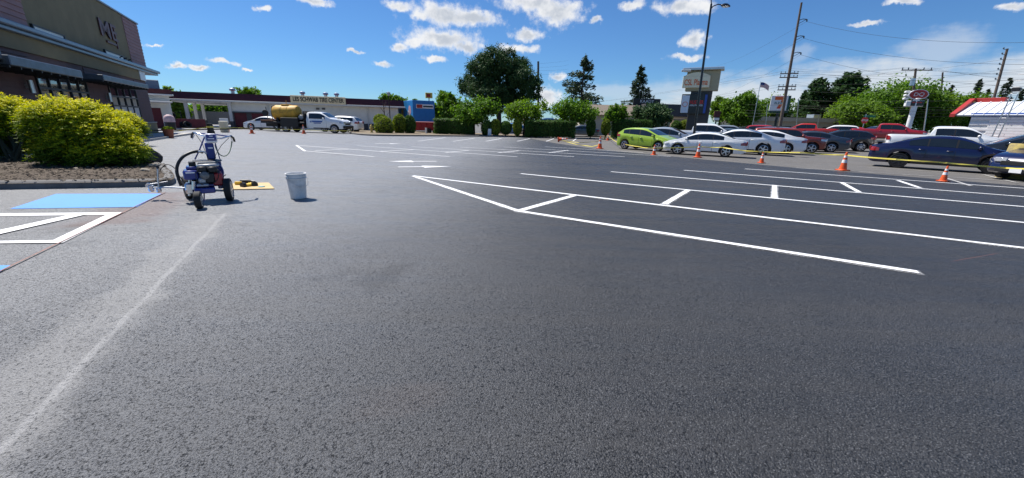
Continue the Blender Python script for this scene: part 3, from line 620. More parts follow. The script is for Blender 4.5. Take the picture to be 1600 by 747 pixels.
class Body:
    def __init__(s, sp): s.sp = sp; s.x0 = sp['top'][0][0]; s.x1 = sp['top'][-1][0]; s.ax = sp.get('axles', (-sp['wb'] / 2, sp['wb'] / 2))
    def width(s, x):
        t = (x - (s.x0 + s.x1) / 2) / ((s.x1 - s.x0) / 2); a = abs(t)
        k = .13 if t > 0 else .10
        return s.sp['w'] * (1 - k * max(0, (a - .5) / .5) ** 2.6 - (.16 * max(0, (a - .93) / .07) ** 2))
    def ring(s, x):
        sp = s.sp; w = s.width(x); zt = lerp_tab(sp['topS'], x); zb = min(lerp_tab(sp['beltS'], x), zt - .035)
        e = max(0, (abs(x - (s.x0 + s.x1) / 2) / ((s.x1 - s.x0) / 2) - .9) / .1)
        zs = sp['sill'] + .12 * e * e
        Ra = sp['r'] + .065
        for xa in s.ax:
            if abs(x - xa) < Ra: zs = max(zs, sp['r'] + math.sqrt(Ra * Ra - (x - xa) ** 2))
        zs = min(zs, zb - .06); hg = zt - zb; wb = w * .955
        z1 = zs + (zb - zs) * .25; z2 = zs + (zb - zs) * .62
        inn = min(.62 * hg * .5, .24) if hg > .2 else .06 * hg / .2
        return [(0, zs), (w * .6, zs), (w * .955, zs), (w * .985, zs + (zb - zs) * .08), (w * 1.0, z1), (w * 1.0, z2), (w * .985, zb - .05), (wb, zb),
                (wb - inn * .82, zb + hg * .80), (wb - inn - .05 - .04 * min(1, hg), zb + hg * .95), ((wb - inn) * .55, zb + hg * .99), (0, zt)]
    def side_y(s, x, z):
        r = s.ring(x)[2:10]
        for a, b in zip(r, r[1:]):
            if a[1] <= z <= b[1]: return a[0] + (b[0] - a[0]) * (z - a[1]) / max(1e-6, b[1] - a[1])
        return r[0][0] if z < r[0][1] else r[-1][0]
    def mesh(s):
        sp = s.sp; X = set(np.linspace(s.x0, s.x1, 44).tolist()); Ra = sp['r'] + .065
        for xa in s.ax:
            for k in range(0, 19): X.add(xa + Ra * math.cos(math.pi * k / 18) * .999)
            X.add(xa - Ra - .004); X.add(xa + Ra + .004)
        for t in sp['top']: X.add(t[0])
        X |= {s.x0 + .02, s.x1 - .02, s.x1 - .05}
        X = sorted(x for x in X if s.x0 <= x <= s.x1); Y = [X[0]]
        for x in X[1:]:
            if x - Y[-1] > .003: Y.append(x)
        mb = MB(); v = []; n = 0
        for x in Y:
            r = s.ring(x); full = [(x, y, z) for y, z in r] + [(x, -y, z) for y, z in reversed(r[1:-1])]; n = len(full); v += full
        f = [(i * n + j, i * n + (j + 1) % n, (i + 1) * n + (j + 1) % n, (i + 1) * n + j) for i in range(len(Y) - 1) for j in range(n)]
        f += [tuple(range(n - 1, -1, -1)), tuple((len(Y) - 1) * n + j for j in range(n))]
        mb.add(v, f); return mb
    def side_patch(s, xs, lo, hi, sg, off=.006, nz=3):
        mb = MB(); v = []
        for x in xs:
            a, b = lo(x), hi(x)
            for k in range(nz + 1):
                z = a + (b - a) * k / nz; v.append((x, sg * (s.side_y(x, z) + off), z))
        q = nz + 1
        mb.add(v, [(i * q + k, i * q + k + 1, (i + 1) * q + k + 1, (i + 1) * q + k) for i in range(len(xs) - 1) for k in range(nz)]); return mb
    def screen(s, xa, xb, off=.007):
        mb = MB(); v = []; n = 9; nx_ = 9
        for i in range(nx_):
            x = xa + (xb - xa) * i / (nx_ - 1); r = s.ring(x); y8 = r[9][0] * .985; zt = r[11][1]; z8 = r[9][1]; zm = r[10][1]; ym = r[10][0]
            for j in range(n):
                y = -y8 + 2 * y8 * j / (n - 1); ay = abs(y)
                z = zt + (zm - zt) * ay / ym if ay < ym else zm + (z8 - zm) * (ay - ym) / max(1e-6, r[9][0] - ym)
                v.append((x + (off if xb > 0 else -off), y, z + off))
        mb.add(v, [(i * n + j, i * n + j + 1, (i + 1) * n + j + 1, (i + 1) * n + j) for i in range(nx_ - 1) for j in range(n - 1)]); return mb
BODIES = {}
def car(name, label, kind, pm, pos, heading, scale=1.0, group='cars parked beyond the tape', cat='car', rim=None, spokes=5, tint=None, roofbars=False, plate=True, trim=None, spoiler=False):
    sp = SPEC[kind]; B = Body(sp); rim = rim or M_alloy; gl = tint or M_glass
    t = thing(name, label, cat, pos, heading, group); t.scale = (scale,) * 3
    n_, = (Vector((0, 0, 1)),)
    if kind not in BODIES:
        o = B.mesh().build('body', pm, None, 32); BODIES[kind] = o.data; bpy.data.objects.remove(o)
    me = BODIES[kind].copy(); me.materials.clear(); me.materials.append(pm); obj_of('body', me, t)
    mb = MB(); mb.box(((B.x0 + B.x1) / 2, 0, sp['sill'] + .17), (B.x1 - B.x0 - .5, sp['w'] * 1.25, .38)); mb.build('underbody', M_black, t)
    me1, me2 = wheel_meshes(sp['r'], .22 * sp['r'] / .33, rim, spokes)
    for xa in B.ax:
        for sg in (-1, 1):
            w = obj_of('wheel', me1, t, (xa, sg * (sp['w'] - .12), sp['r']), 0 if sg < 0 else math.pi); obj_of('rim', me2, w)
    zr = lambda x: B.ring(x)
    for sg in (-1, 1):
        for (a, b, cut) in sp['side']:
            def hi(x): r = zr(x); return r[7][1] + (r[8][1] - r[7][1]) * .96 - .01
            def lo(x): return zr(x)[7][1] + .035
            xs_ = [x for x in np.linspace(a, b, 15) if hi(x) - lo(x) > .02]
            if len(xs_) > 2: B.side_patch(xs_, lo, hi, sg, .005).build('side_window', gl, t, 40)
        for (a0, b0, _), (a1, b1, _) in zip(sp['side'], sp['side'][1:]):
            B.side_patch([b0 + .004, (b0 + a1) / 2, a1 - .004], lambda x: zr(x)[7][1] + .03, lambda x: zr(x)[7][1] + (zr(x)[8][1] - zr(x)[7][1]) * .96 - .008, sg, .004).build('pillar_trim', M_black, t)
        B.side_patch(list(np.linspace(B.ax[0] + sp['r'] + .1, B.ax[1] - sp['r'] - .1, 6)), lambda x: sp['sill'] + .005, lambda x: sp['sill'] + .085, sg, .004, 2).build('sill_trim', M_black, t)
        for x in sp['seams']:
            B.side_patch([x - .007, x + .007], lambda q: sp['sill'] + .05, lambda q: zr(q)[7][1], sg, .003, 6).build('door_seam', M_black, t)
        for x in sp['handles']:
            z = zr(x)[7][1] - .12; mb = MB(); mb.bevbox((x, sg * (B.side_y(x, z) + .02), z), (.2, .045, .035), .012); mb.build('door_handle', trim or pm, t, 40)
        xm = sp['side'][-1][1] - .1; z = zr(xm)[7][1] + .08; y = B.side_y(xm, z) + .1
        mb = MB(); mb.bevbox((xm, sg * y, z + .02), (.12, .2, .15), .04); mb.box((xm, sg * (y - .1), z - .03), (.06, .1, .04)); mb.build('mirror', trim or pm, t, 40)
        a, b = sp['tl']; L0 = B.x0 + .03
        if not sp.get('notail'): B.side_patch(list(np.linspace(L0, L0 + (.14 if kind in ('pickup', 'jeep') else .3), 7)), lambda x: a, lambda x: min(b, zr(x)[7][1] - .02, a + (b - a) * (1 - .4 * max(0, (x - L0) / .3))), sg, .016).build('taillight', M_tail, t, 40)
        if not sp.get('notail'): mb = MB(); yy = B.side_y(B.x0 + .05, (a + b) / 2); mb.bevbox((B.x0 + .012, sg * (yy - .16), (a + b) / 2), (.06, .3, b - a), .015); mb.build('taillight', M_tail, t, 40)
        a, b = sp['hl']; L1 = B.x1 - .04
        B.side_patch(list(np.linspace(L1 - .34, L1, 7)), lambda x: a + .05 * max(0, (L1 - x) / .34), lambda x: min(b, zr(x)[7][1] - .015), sg, .014).build('headlight', M_head, t, 40)
        mb = MB(); yy = B.side_y(B.x1 - .05, (a + b) / 2); mb.bevbox((B.x1 - .03, sg * (yy - .17), (a + b) / 2), (.07, .32, (b - a) * .9), .015); mb.build('headlight', M_head, t, 40)
        if roofbars:
            mb = MB(); pts = [(x, sg * (zr(x)[9][0] - .02), zr(x)[9][1] + .06) for x in np.linspace(B.x0 + .6, .2, 8)]; mb.tube(pts, .018, 6); mb.build('roof_rail', M_black, t, 60)
    if spoiler:
        mb = MB(); mb.bevbox((B.x0 + .22, 0, lerp_tab(sp['topS'], B.x0 + .2) + .09), (.26, sp['w'] * 1.55, .035), .012)
        for sg in (-1, 1): mb.box((B.x0 + .26, sg * sp['w'] * .6, lerp_tab(sp['topS'], B.x0 + .2) + .03), (.1, .04, .12))
        mb.build('spoiler', M_black, t, 40)
    B.screen(*sp['ws']).build('windshield', gl, t, 40)
    if sp['rw']: B.screen(*sp['rw']).build('rear_window', gl, t, 40)
    if kind == 'pickup':
        mb = MB(); mb.box((-.93, 0, 1.63), (.02, 1.1, .3), Matrix.Rotation(R_(17), 3, 'Y')); mb.build('rear_window', gl, t)
    g0 = .4 * sp['hl'][0] + .1; mb = MB(); mb.bevbox((B.x1 - .02, 0, sp['hl'][0] - .02), (.06, sp['w'] * 1.0, .16), .02); mb.bevbox((B.x1 - .01, 0, g0), (.05, sp['w'] * 1.2, .12), .02); mb.build('grille', M_black, t, 40)
    if kind == 'pickup':
        for xx, w in ((B.x1 + .03, .17), (B.x0 - .05, .14)):
            mb = MB(); mb.bevbox((xx, 0, .58), (w, sp['w'] * 1.9, .2), .04); mb.build('bumper', M_steel, t, 40)
    if plate and not sp.get('notail'):
        mb = MB(); mb.bevbox((B.x0 - .012, 0, sp['tl'][0] - .02), (.02, .31, .15), .004); mb.build('number_plate', M_white, t)
        mb = MB(); mb.bevbox((B.x1 + .025, 0, g0), (.02, .31, .14), .004); mb.build('number_plate', M_white, t)
    return t
def park(name, label, kind, pm, pf, pr, **kw):       # from the near-side wheel contacts (front, rear) in the photo
    A, B = at(*pf), at(*pr); d = A - B; sp = SPEC[kind]; sc = math.hypot(d.x, d.y) / sp['wb']; h = math.atan2(d.y, d.x)
    nrm = Vector((-math.sin(h), math.cos(h), 0)); c = (A + B) / 2
    if nrm.dot(Vector((c.x, c.y, 0))) < 0: nrm = -nrm
    c += nrm * (sp['w'] - .02) * sc; c.z = g(c.x, c.y) + .006
    print('CAR', label[:30], 'scale %.2f heading %.0f' % (sc, math.degrees(h)), [round(q, 1) for q in c])
    return car(name, label, kind, pm, c, h, sc, **kw)
def stand(name, label, kind, pm, px, D, hd, scale=1.0, dz=0, **kw):     # centre column and distance
    c = on(px, D); c.z += .006 + dz; return car(name, label, kind, pm, c, R_(hd), scale, **kw)

P_lime = paint('lime', (.33, .50, .035)); P_white = paint('white', (.84, .85, .84)); P_pearl = paint('pearl', (.82, .83, .81)); P_silver = paint('silver', (.42, .46, .5), .5)
P_blue = paint('navy', (.002, .005, .045), .1); P_rust = paint('burnt_red', (.23, .03, .016), .15); P_grey = paint('slate', (.055, .07, .09), .4); P_black = paint('black', (.01, .01, .012))
P_red = paint('red', (.36, .012, .018)); P_scarlet = paint('scarlet', (.5, .025, .012)); P_steel = paint('steelblue', (.12, .16, .21), .5); P_maroon = paint('maroon', (.16, .006, .012)); P_char = paint('charcoal', (.03, .035, .042), .4)

park('parked_hatchback', 'lime green hatchback parked nearest the fallen cone', 'hatch', P_lime, (1026.5, 237), (974.5, 233.2))
park('parked_sedan', 'white sedan in front, behind the two cones, its nose beside the lime hatchback', 'sedan', P_pearl, (1057, 241.4), (1132, 245.8))
stand('parked_sedan', 'silver blue sedan half hidden behind the lime hatchback', 'sedan', P_silver, 1040, 27.5, -30, .98)
stand('parked_pickup', 'white crew cab pickup behind the front white sedan', 'pickup', P_white, 1098, 30, -24, .92)
stand('parked_sedan', 'middle white sedan, its red taillight beside the front white sedan', 'sedan', P_white, 1148, 24.4, 154, .98)
stand('parked_sedan', 'rear white sedan with pointed red taillight, tucked beside the burnt red car', 'sedan', P_white, 1185, 26.2, 152, .98)
stand('parked_car', 'burnt red boxy four wheel drive behind the white sedans', 'jeep', P_rust, 1228, 27.6, -28, .95)
stand('parked_sedan', 'slate grey sedan between burnt red and black cars', 'sedan', P_grey, 1258, 29.6, 150, .98, tint=M_glass)
stand('parked_hatchback', 'black hatchback at the right end of the row', 'hatch', P_black, 1306, 30.8, 150, 1.02, spokes=7)
park('parked_sedan', 'dark blue sedan with black wheels parked behind the tape', 'sedan', P_blue, (1546, 272.6), (1400, 262.4), rim=M_darkalloy, spoiler=True)
stand('parked_sedan', 'charcoal sedan beyond the dark blue sedan, windshield facing left', 'sedan', P_char, 1605, 18, 140, 1.08)
stand('parked_pickup', 'white extended cab pickup in front of the white brick building', 'pickup', P_white, 1474, 26, -40, .98)
stand('parked_pickup', 'red crew cab pickup with silver lower trim in front of the trees', 'pickup', P_red, 1384, 41, -38, .98, group='cars on the far side of the lot')
FARG = 'cars on the far side of the lot'
stand('parked_car', 'grey wagon roof showing above the white sedans', 'suv', P_steel, 1193, 34, 150, 1.0, group=FARG, roofbars=True)
stand('parked_car', 'crimson crossover by the flagpole', 'suv', P_red, 1196, 44, -32, 1.02, group=FARG)
stand('parked_pickup', 'bright red pickup beneath the tall power pole', 'pickup', P_scarlet, 1256, 47, 146, .95, group=FARG)
stand('parked_car', 'white crossover between red pickup and small red car', 'suv', P_white, 1301, 46, 146, 1.0, group=FARG, roofbars=True)
stand('parked_car', 'small red sedan left of the red crew cab pickup', 'sedan', P_scarlet, 1334, 46, -30, .95, group=FARG, dz=.12)
stand('parked_sedan', 'steel blue sedan behind the white crew cab pickup', 'sedan', P_steel, 1140, 37, -30, 1.0, group=FARG)
stand('parked_car', 'grey crossover left of the far trees', 'suv', P_silver, 1141, 47, -28, 1.0, group=FARG)
stand('parked_sedan', 'dark sedan below the flag', 'sedan', P_black, 1162, 41, -25, 1.0, group=FARG)
stand('parked_sedan', 'silver sedan roof showing behind the red crew cab pickup', 'sedan', P_silver, 1368, 50, 180, 1.0, group=FARG, dz=.25)
stand('parked_sedan', 'grey sedan parked in the gap of the hedge', 'sedan', P_steel, 906, 52, 175, .95, group='cars behind the hedge')
stand('parked_sedan', 'light blue sedan behind the hedge beneath the big pine', 'sedan', paint('sky', (.05, .2, .5)), 799, 53, 180, 1.0, group='cars behind the hedge')
stand('parked_van', 'pale green van roof beyond the hedge', 'suv', paint('mint', (.5, .6, .55)), 852, 58, 180, 1.35, group='cars behind the hedge', cat='van')
# nose of a navy car at the right edge
nz = at(1572, 287); car('parked_car', 'dark navy car nose at the right edge beside yellow base', 'sedan', P_blue, (nz.x + 3.3, nz.y + 1.2, g(nz.x + 3, nz.y) + .006), R_(190), .93)
# ------------------------------------------------------------------ restaurant on the left
M_olive = mat('olive_stucco', (.20, .172, .10), .9, var=.12, scale=1.2, bump=.35, bscale=70)
M_plum = mat('plum_siding', (.085, .043, .043), .7, var=.2, scale=2.5)
M_brown = mat('upper_siding', (.28, .15, .14), .65, var=.15, scale=2.5)
M_cornice = mat('cornice_metal', (.13, .17, .22), .35, .5, var=.15)
M_frame = mat('dark_frame', (.012, .013, .015), .5, var=.2)
M_canopy = mat('canopy_steel', (.10, .12, .15), .4, .6, var=.3, scale=3)
def pane(name, rough=.02): return mat(name, (.05, .06, .065), rough, .0, var=.3, scale=.8, spec=1.0, coat=1)
M_pane = mat('window_pane', (.03, .035, .04), .015, .35, var=.15, scale=.6, spec=1.0, coat=1.0)
M_blind = mat('blind', (.5, .5, .48), .6, var=.1)
M_lightpan = mat('clerestory_pane', (.72, .72, .66), .35, var=.15, scale=1.5)
WA = at(246, 210)
zc = atD(231, 109, WA.y).z                       # cornice height at the far corner
_d = pxdir(0, 38); _t = (zc - EYE) / _d[2]; WB = Vector((_d[0] * _t, _d[1] * _t, 0)); WA0 = Vector((WA.x, WA.y, 0))
wu = (WB - WA0).normalized(); wn = Vector((-wu.y, wu.x, 0))
if wn.dot(-WA0) < 0: wn = -wn
WZ = g(WA.x, WA.y)
rest = thing('restaurant_building', 'olive and plum restaurant with dark awnings and ME sign on the left', 'building', (WA.x, WA.y, 0))
rest.rotation_euler = (0, 0, 0)
def wp(x, y, off=0.0):                           # pixel -> (s along wall, z), wall plane pushed out by off
    d = Vector(pxdir(x, y)); o = WA0 + wn * off; t = o.dot(wn) / d.dot(wn); p = d * t; return (p - o).dot(wu), p.z + EYE
def W(s, z, off): p = wu * s + wn * off; return Vector((p.x, p.y, z))        # local to the empty
Wrot = Matrix((wu, wn, Vector((0, 0, 1)))).transposed()
def wbox(mb, s0, s1, z0, z1, o0, o1, m=0): mb.box(W((s0 + s1) / 2, (z0 + z1) / 2, (o0 + o1) / 2), (abs(s1 - s0), abs(o1 - o0), z1 - z0), Wrot, m); return mb
def wbev(mb, s0, s1, z0, z1, o0, o1, b=.015, m=0): mb.bevbox(W((s0 + s1) / 2, (z0 + z1) / 2, (o0 + o1) / 2), (abs(s1 - s0), abs(o1 - o0), z1 - z0), b, Wrot, m); return mb
SL = 21.0; ztop = wp(214, 39, -.25)[1]; zband = wp(231, 128)[1]; zcor0 = wp(120, 87, .2)[1]; print('REST', WA, wu, 'zc', zc, 'top', ztop, 'band', zband)
zc_hi = zc + .12; zc_lo = zc - .16
wbox(MB(), 0, SL, -.2, zband, -9, -.02).build('lower_wall', M_plum, rest)
wbox(MB(), 0, SL, zband, zc_lo, -9, .05).build('stucco_band', M_olive, rest)
sP = wp(221, 74, -.25)[0]; wbox(MB(), sP, SL, zc_hi, ztop, -8.6, -.25).build('parapet_wall', M_olive, rest)
mb = MB(); wbev(mb, min(-.28, sP - .3), SL, zc_lo, zc_lo + .12, -9.3, .22, .02); wbev(mb, min(-.34, sP - .36), SL, zc_lo + .122, zc_hi, -9.3, .34, .03); mb.build('cornice', M_cornice, rest)
wbev(MB(), sP - .08, SL, ztop, ztop + .1, -8.7, -.17, .02).build('parapet_cap', M_cornice, rest)
def siding(name, s0, s1, z0, z1, off, step, m, parent=rest, th=.03):
    mb = MB(); z = z0
    while z < z1 - .02:
        h = min(step, z1 - z); a = W(s0, z, off), W(s1, z, off), W(s1, z + h, off), W(s0, z + h, off)
        q = [W(s0, z, off + th), W(s1, z, off + th), W(s1, z + h, off + .004), W(s0, z + h, off + .004)]
        mb.add(list(a) + q, [(4, 5, 6, 7), (0, 1, 5, 4), (0, 4, 7, 3), (1, 2, 6, 5)]); z += step
    return mb.build(name, m, parent)
siding('upper_siding', sP - .01, wp(197, 60, -.25)[0], zc_hi, ztop - .02, -.245, .19, M_brown)
siding('upper_siding', wp(38, 25, -.25)[0], SL, zc_hi, ztop - .02, -.245, .19, M_brown)
w1 = (wp(137, 140)[0], wp(61, 140)[0]); w2 = (wp(217, 165)[0], wp(175, 160)[0]); zsill = wp(137, 168)[1]
pier = wp(222, 192)
for s0, s1 in ((-.01, w2[0] - .12), (w2[1] + .12, w1[0] - .12), (w1[1] + .12, SL)):
    siding('wall_siding', s0, s1, (.6 if s0 > 1 else wp(236, 191)[1]) + 0, zband - .02, -.02, .17, M_plum)
wbev(MB(), -.06, w2[0] - .08, 0, wp(236, 192)[1], -1.0, .08, .02).build('stucco_pier', M_olive, rest)
wbev(MB(), -.1, w2[0] - .04, wp(236, 192)[1], wp(236, 192)[1] + .06, -1.0, .11, .015).build('pier_cap', M_conc, rest)
def window(s0, s1, z0, z1, cols, rows, mats_):
    mb = MB(); fr = .07
    wbox(mb, s0, s1, z0, z1, -.10, -.03)
    o = mb.build('window', M_frame, rest)
    cw = (s1 - s0 - fr) / cols; zz = z0
    tot = sum(rows)
    for r, hr in enumerate(rows):
        h = (z1 - z0 - fr) * hr / tot
        for c in range(cols):
            a = s0 + fr + c * cw; b = a + cw - fr
            wbox(MB(), a, b, zz + fr, zz + h, -.03, -.012).build('pane', mats_[r], o)
        zz += h
    mb = MB()
    for c in range(cols + 1): wbox(mb, s0 + c * cw, s0 + c * cw + fr, z0, z1, -.03, .03)
    zz = z0
    for hr in [0] + rows:
        zz += (z1 - z0 - fr) * hr / tot; wbox(mb, s0, s1, zz, zz + fr, -.028, .027)
    mb.build('window_frame', M_frame, o)
window(w1[0], w1[1], .9, wp(137, 122)[1] + .1, 5, [1.0, .55, .75], [M_pane, M_pane, M_pane])
window(w2[0], w2[1], .55, wp(200, 137)[1], 4, [1.35, .45, .5], [M_blind, M_pane, M_pane])
for a, b, yt in (((47, 39), (97, 57), 0), ((162, 80), (191, 88), 0)):
    sa, za = wp(*a, -.25); sb, zb_ = wp(*b, -.25); o = wbox(MB(), min(sa, sb), max(sa, sb), zc_hi + .02, (za + zb_) / 2, -.26, -.2).build('clerestory_window', M_lightpan, rest)
    mb = MB()
    for s_ in (sa, sb): wbox(mb, s_ - .04, s_ + .04, zc_hi + .015, (za + zb_) / 2 + .04, -.25, -.17)
    wbox(mb, min(sa, sb) - .04, max(sa, sb) + .04, (za + zb_) / 2, (za + zb_) / 2 + .05, -.25, -.172); mb.build('frame', M_frame, o)
# canopies over the windows
def canopy(pa, pb, depth, th):
    s0, za = wp(*pa, depth); s1, zb_ = wp(*pb, depth); z = (za + zb_) / 2
    mb = MB(); wbev(mb, s0, s1, z - th, z, -.02, depth, .02, 0); o = mb.build('canopy', M_canopy, rest)
    mb = MB()
    n = max(3, int(abs(s1 - s0) / .5))
    for k in range(n + 1): s_ = s0 + (s1 - s0) * k / n; wbox(mb, s_ - .03, s_ + .03, z - th - .06, z - th + .002, .05, depth - .04)
    mb.build('rib', M_frame, o)
canopy((128, 113), (12, 82), 1.1, .26); canopy((231, 131), (161, 118), 1.0, .22); canopy((0, 76), (-200, 30), 1.0, .26)
# sign letters
ms = [wp(155, 45, -.24), wp(181, 58, -.24)]; sc_ = (ms[0][0] + ms[1][0]) / 2; zM = (wp(158, 33, -.24)[1] + wp(161, 57, -.24)[1]) / 2; hM = wp(157, 31, -.24)[1] - wp(160, 58, -.24)[1]
M_let = mat('sign_letter', (.10, .03, .03), .5, var=.15)
right = -wu
Mt = face_matrix(W(sc_, zM, -.2), right, (0, 0, 1))
text_obj('lettering', 'ME', hM * 1.38, Mt, M_let, rest, .02, bold=.012, width=abs(ms[0][0] - ms[1][0]) * 1.05)
mb = MB(); wbox(mb, sc_ - .75, sc_ + .55, zM - hM * .72, zM - hM * .6, -.245, -.18); wbox(mb, sc_ - .95, sc_ - .87, zM - hM * .85, zM + hM * .5, -.245, -.19); mb.build('sign_underline', M_let, rest)
s_, z_ = wp(222, 118, .06); wbev(MB(), s_ - .5, s_ + .5, z_ - .28, z_ + .28, .05, .09, .01).build('address_plate', mat('pale_plate', (.62, .66, .7), .4, var=.06), rest)
for q in ((40, 135), (166, 152)):
    s_, z_ = wp(*q); mb = MB(); mb.tube([W(s_, z_ - .2, .13), W(s_, z_ + .2, .13)], .07, 10); wbox(mb, s_ - .04, s_ + .04, z_ - .06, z_ + .06, -.01, .1); mb.build('wall_lamp', M_steel, rest, 40)
for px in (190, 196, 202):
    s_, z_ = wp(px, 100, .1); mb = MB(); mb.tube([W(s_, zc_hi, .1), W(s_, zc_hi + .12, .1), W(s_, zc_hi + .16, .22)], .03, 6); mb.build('flood_lamp', M_frame, rest)
# walkway in front of the building
mb = MB(); k = 30; v = []
for i in range(k + 1):
    for o in (0.02, 1.7):
        p = WA0 + wu * (SL * i / k - .6) + wn * o; v.append((p.x, p.y, g(p.x, p.y) + .11))
    v.append((p.x, p.y, g(p.x, p.y) - .02))
mb.add(v, [(3 * i, 3 * i + 1, 3 * i + 4, 3 * i + 3) for i in range(k)] + [(3 * i + 1, 3 * i + 2, 3 * i + 5, 3 * i + 4) for i in range(k)])
tag(mb.build('walkway', mat('walk_concrete', (.42, .40, .37), .85, var=.12, scale=2)), kind='structure')

# ------------------------------------------------------------------ tire shop
M_shopw = mat('shop_wall', (.8, .77, .7), .85, var=.07, scale=1.5, bump=.2, bscale=40)
M_shop2 = mat('shop_base', (.09, .085, .085), .8, var=.2)
M_mansard = mat('mansard_maroon', (.075, .014, .018), .7, var=.2, scale=3)
M_fascia = mat('white_fascia', (.66, .64, .6), .6, var=.06)
M_bay = mat('bay_door', (.13, .012, .02), .6, var=.2, scale=2)
A = on(289, 44.5); B = on(624, 53.5); A0 = Vector((A.x, A.y, 0)); B0 = Vector((B.x, B.y, 0))
su = (B0 - A0).normalized(); sn = Vector((su.y, -su.x, 0)); SLEN = (B0 - A0).length
shop = thing('tire_shop', 'long white tire shop with maroon roof band and tan name board', 'building', (A.x, A.y, 0))
Srot = Matrix((su, -sn, Vector((0, 0, 1)))).transposed()
def SP(s, z, off): p = su * s + sn * off; return Vector((p.x, p.y, z))
def sbox(mb, s0, s1, z0, z1, o0, o1, m=0, b=None):
    c = SP((s0 + s1) / 2, (z0 + z1) / 2, (o0 + o1) / 2); z = (abs(s1 - s0), abs(o1 - o0), z1 - z0)
    (mb.bevbox(c, z, b, Srot, m) if b else mb.box(c, z, Srot, m)); return mb
def spx(x, y, off=0):
    d = Vector(pxdir(x, y)); o = A0 + sn * off; t = o.dot(sn) / d.dot(sn); p = d * t; return (p - o).dot(su), p.z + EYE
zt_ = (spx(330, 145)[1] + spx(600, 156)[1]) / 2; ze = (spx(400, 160.5)[1] + spx(580, 164)[1]) / 2; s_b = spx(363, 180)[0]; print('SHOP top', zt_, 'eave', ze, spx(330, 145), spx(600, 156), SLEN, g(A.x, A.y), g(B.x, B.y))
sbox(MB(), s_b, SLEN, -.2, ze, -12, 0).build('wall', M_shopw, shop)
sbox(MB(), spx(552, 190)[0], SLEN, -.2, .95, -12.1, .06).build('wall_base', M_shop2, shop)
mb = MB(); mb.prism([SP(-.6, ze + .02, .75), SP(-.6, zt_, .35), SP(-.6, zt_, -12.5), SP(-.6, ze + .02, -12.5)], SP(SLEN + 1.3, 0, 0)); mb.build('mansard_roof', M_mansard, shop)
mb = MB(); sbox(mb, -.7, SLEN + .8, ze - .16, ze + .015, .1, .85, b=.02); mb.build('eave_fascia', M_fascia, shop)
sbox(MB(), -.5, s_b + .2, ze - .3, ze - .165, -12, .6).build('canopy_soffit', M_fascia, shop)
for px, dd in ((295, .3), (309, -3.0), (321, -6.5), (362, .3)):
    s_ = spx(px, 180)[0] if dd > 0 else spx(px, 190, dd)[0]
    mb = MB(); sbox(mb, s_ - .15, s_ + .15, .95, ze - .3, dd - .15, dd + .15); o = mb.build('post', M_fascia, shop)
    sbox(MB(), s_ - .17, s_ + .17, -.2, .95, dd - .17, dd + .17).build('post_base', M_shop2, o)
d0, d1 = spx(368, 190)[0], spx(413, 190)[0]; zd = spx(390, 177)[1]; mid = (d0 + d1) / 2
for a, b in ((d0, mid - .25), (mid + .25, d1)):
    o = sbox(MB(), a, b, 0, zd, -.05, .03).build('bay_door', M_bay, shop); n = 4
    for k in range(n): sbox(MB(), a + .05, b - .05, zd * k / n + .03, zd * (k + 1) / n - .03, .03, .055, b=.01).build('door_panel', M_bay, o)
mb = MB(); sbox(mb, d0 - .25, d1 + .25, zd, zd + .14, 0, .25); sbox(mb, mid - .24, mid + .24, 0, zd, 0, .06); sbox(mb, d0 - .2, d0, 0, zd, 0, .1); sbox(mb, d1, d1 + .2, 0, zd, 0, .1); mb.build('door_surround', M_shop2, shop)
for px in (421, 575): s_ = spx(px, 180)[0]; mb = MB(); mb.tube([SP(s_, ze - .2, .1), SP(s_, 0, .1)], .06, 6); sbox(mb, s_ - .15, s_ + .15, ze - .38, ze - .18, 0, .22); mb.build('downpipe', M_fascia, shop)
b0, b1 = spx(454, 155, .7)[0], spx(540, 158, .7)[0]; zb0, zb1 = spx(497, 162.0, .7)[1], spx(497, 150.5, .7)[1]
M_tan = mat('tan_board', (.88, .70, .42), .6, var=.08)
bo = sbox(MB(), b0, b1, zb0, zb1, .55, .9, b=.02).build('name_board', M_tan, shop)
text_obj('lettering', 'LES SCHWAB TIRE CENTER', (zb1 - zb0) * .80, face_matrix(SP((b0 + b1) / 2, (zb0 + zb1) / 2 - .02, .91), su, (0, 0, 1)), M_frame, shop, .02, bold=.018, width=(b1 - b0) * .92)
for px in (470, 508, 526, 355): s_ = spx(px, 150)[0]; mb = MB(); mb.tube([SP(s_, zt_ - .1, -3), SP(s_, zt_ + .5, -3)], .2, 8); mb.lathe([(.3, 0), (.34, .08), (.3, .22), (.1, .3)], 10, Matrix.Translation(SP(s_, zt_ + .45, -3))); mb.build('roof_vent', M_steel, shop, 40)
for px, py in ((496.5, 170), (505.5, 170)): s_, z_ = spx(px, py); sbox(MB(), s_ - .18, s_ + .18, z_ - .1, z_ + .1, 0, .15, b=.02).build('wall_lamp', M_shop2, shop)
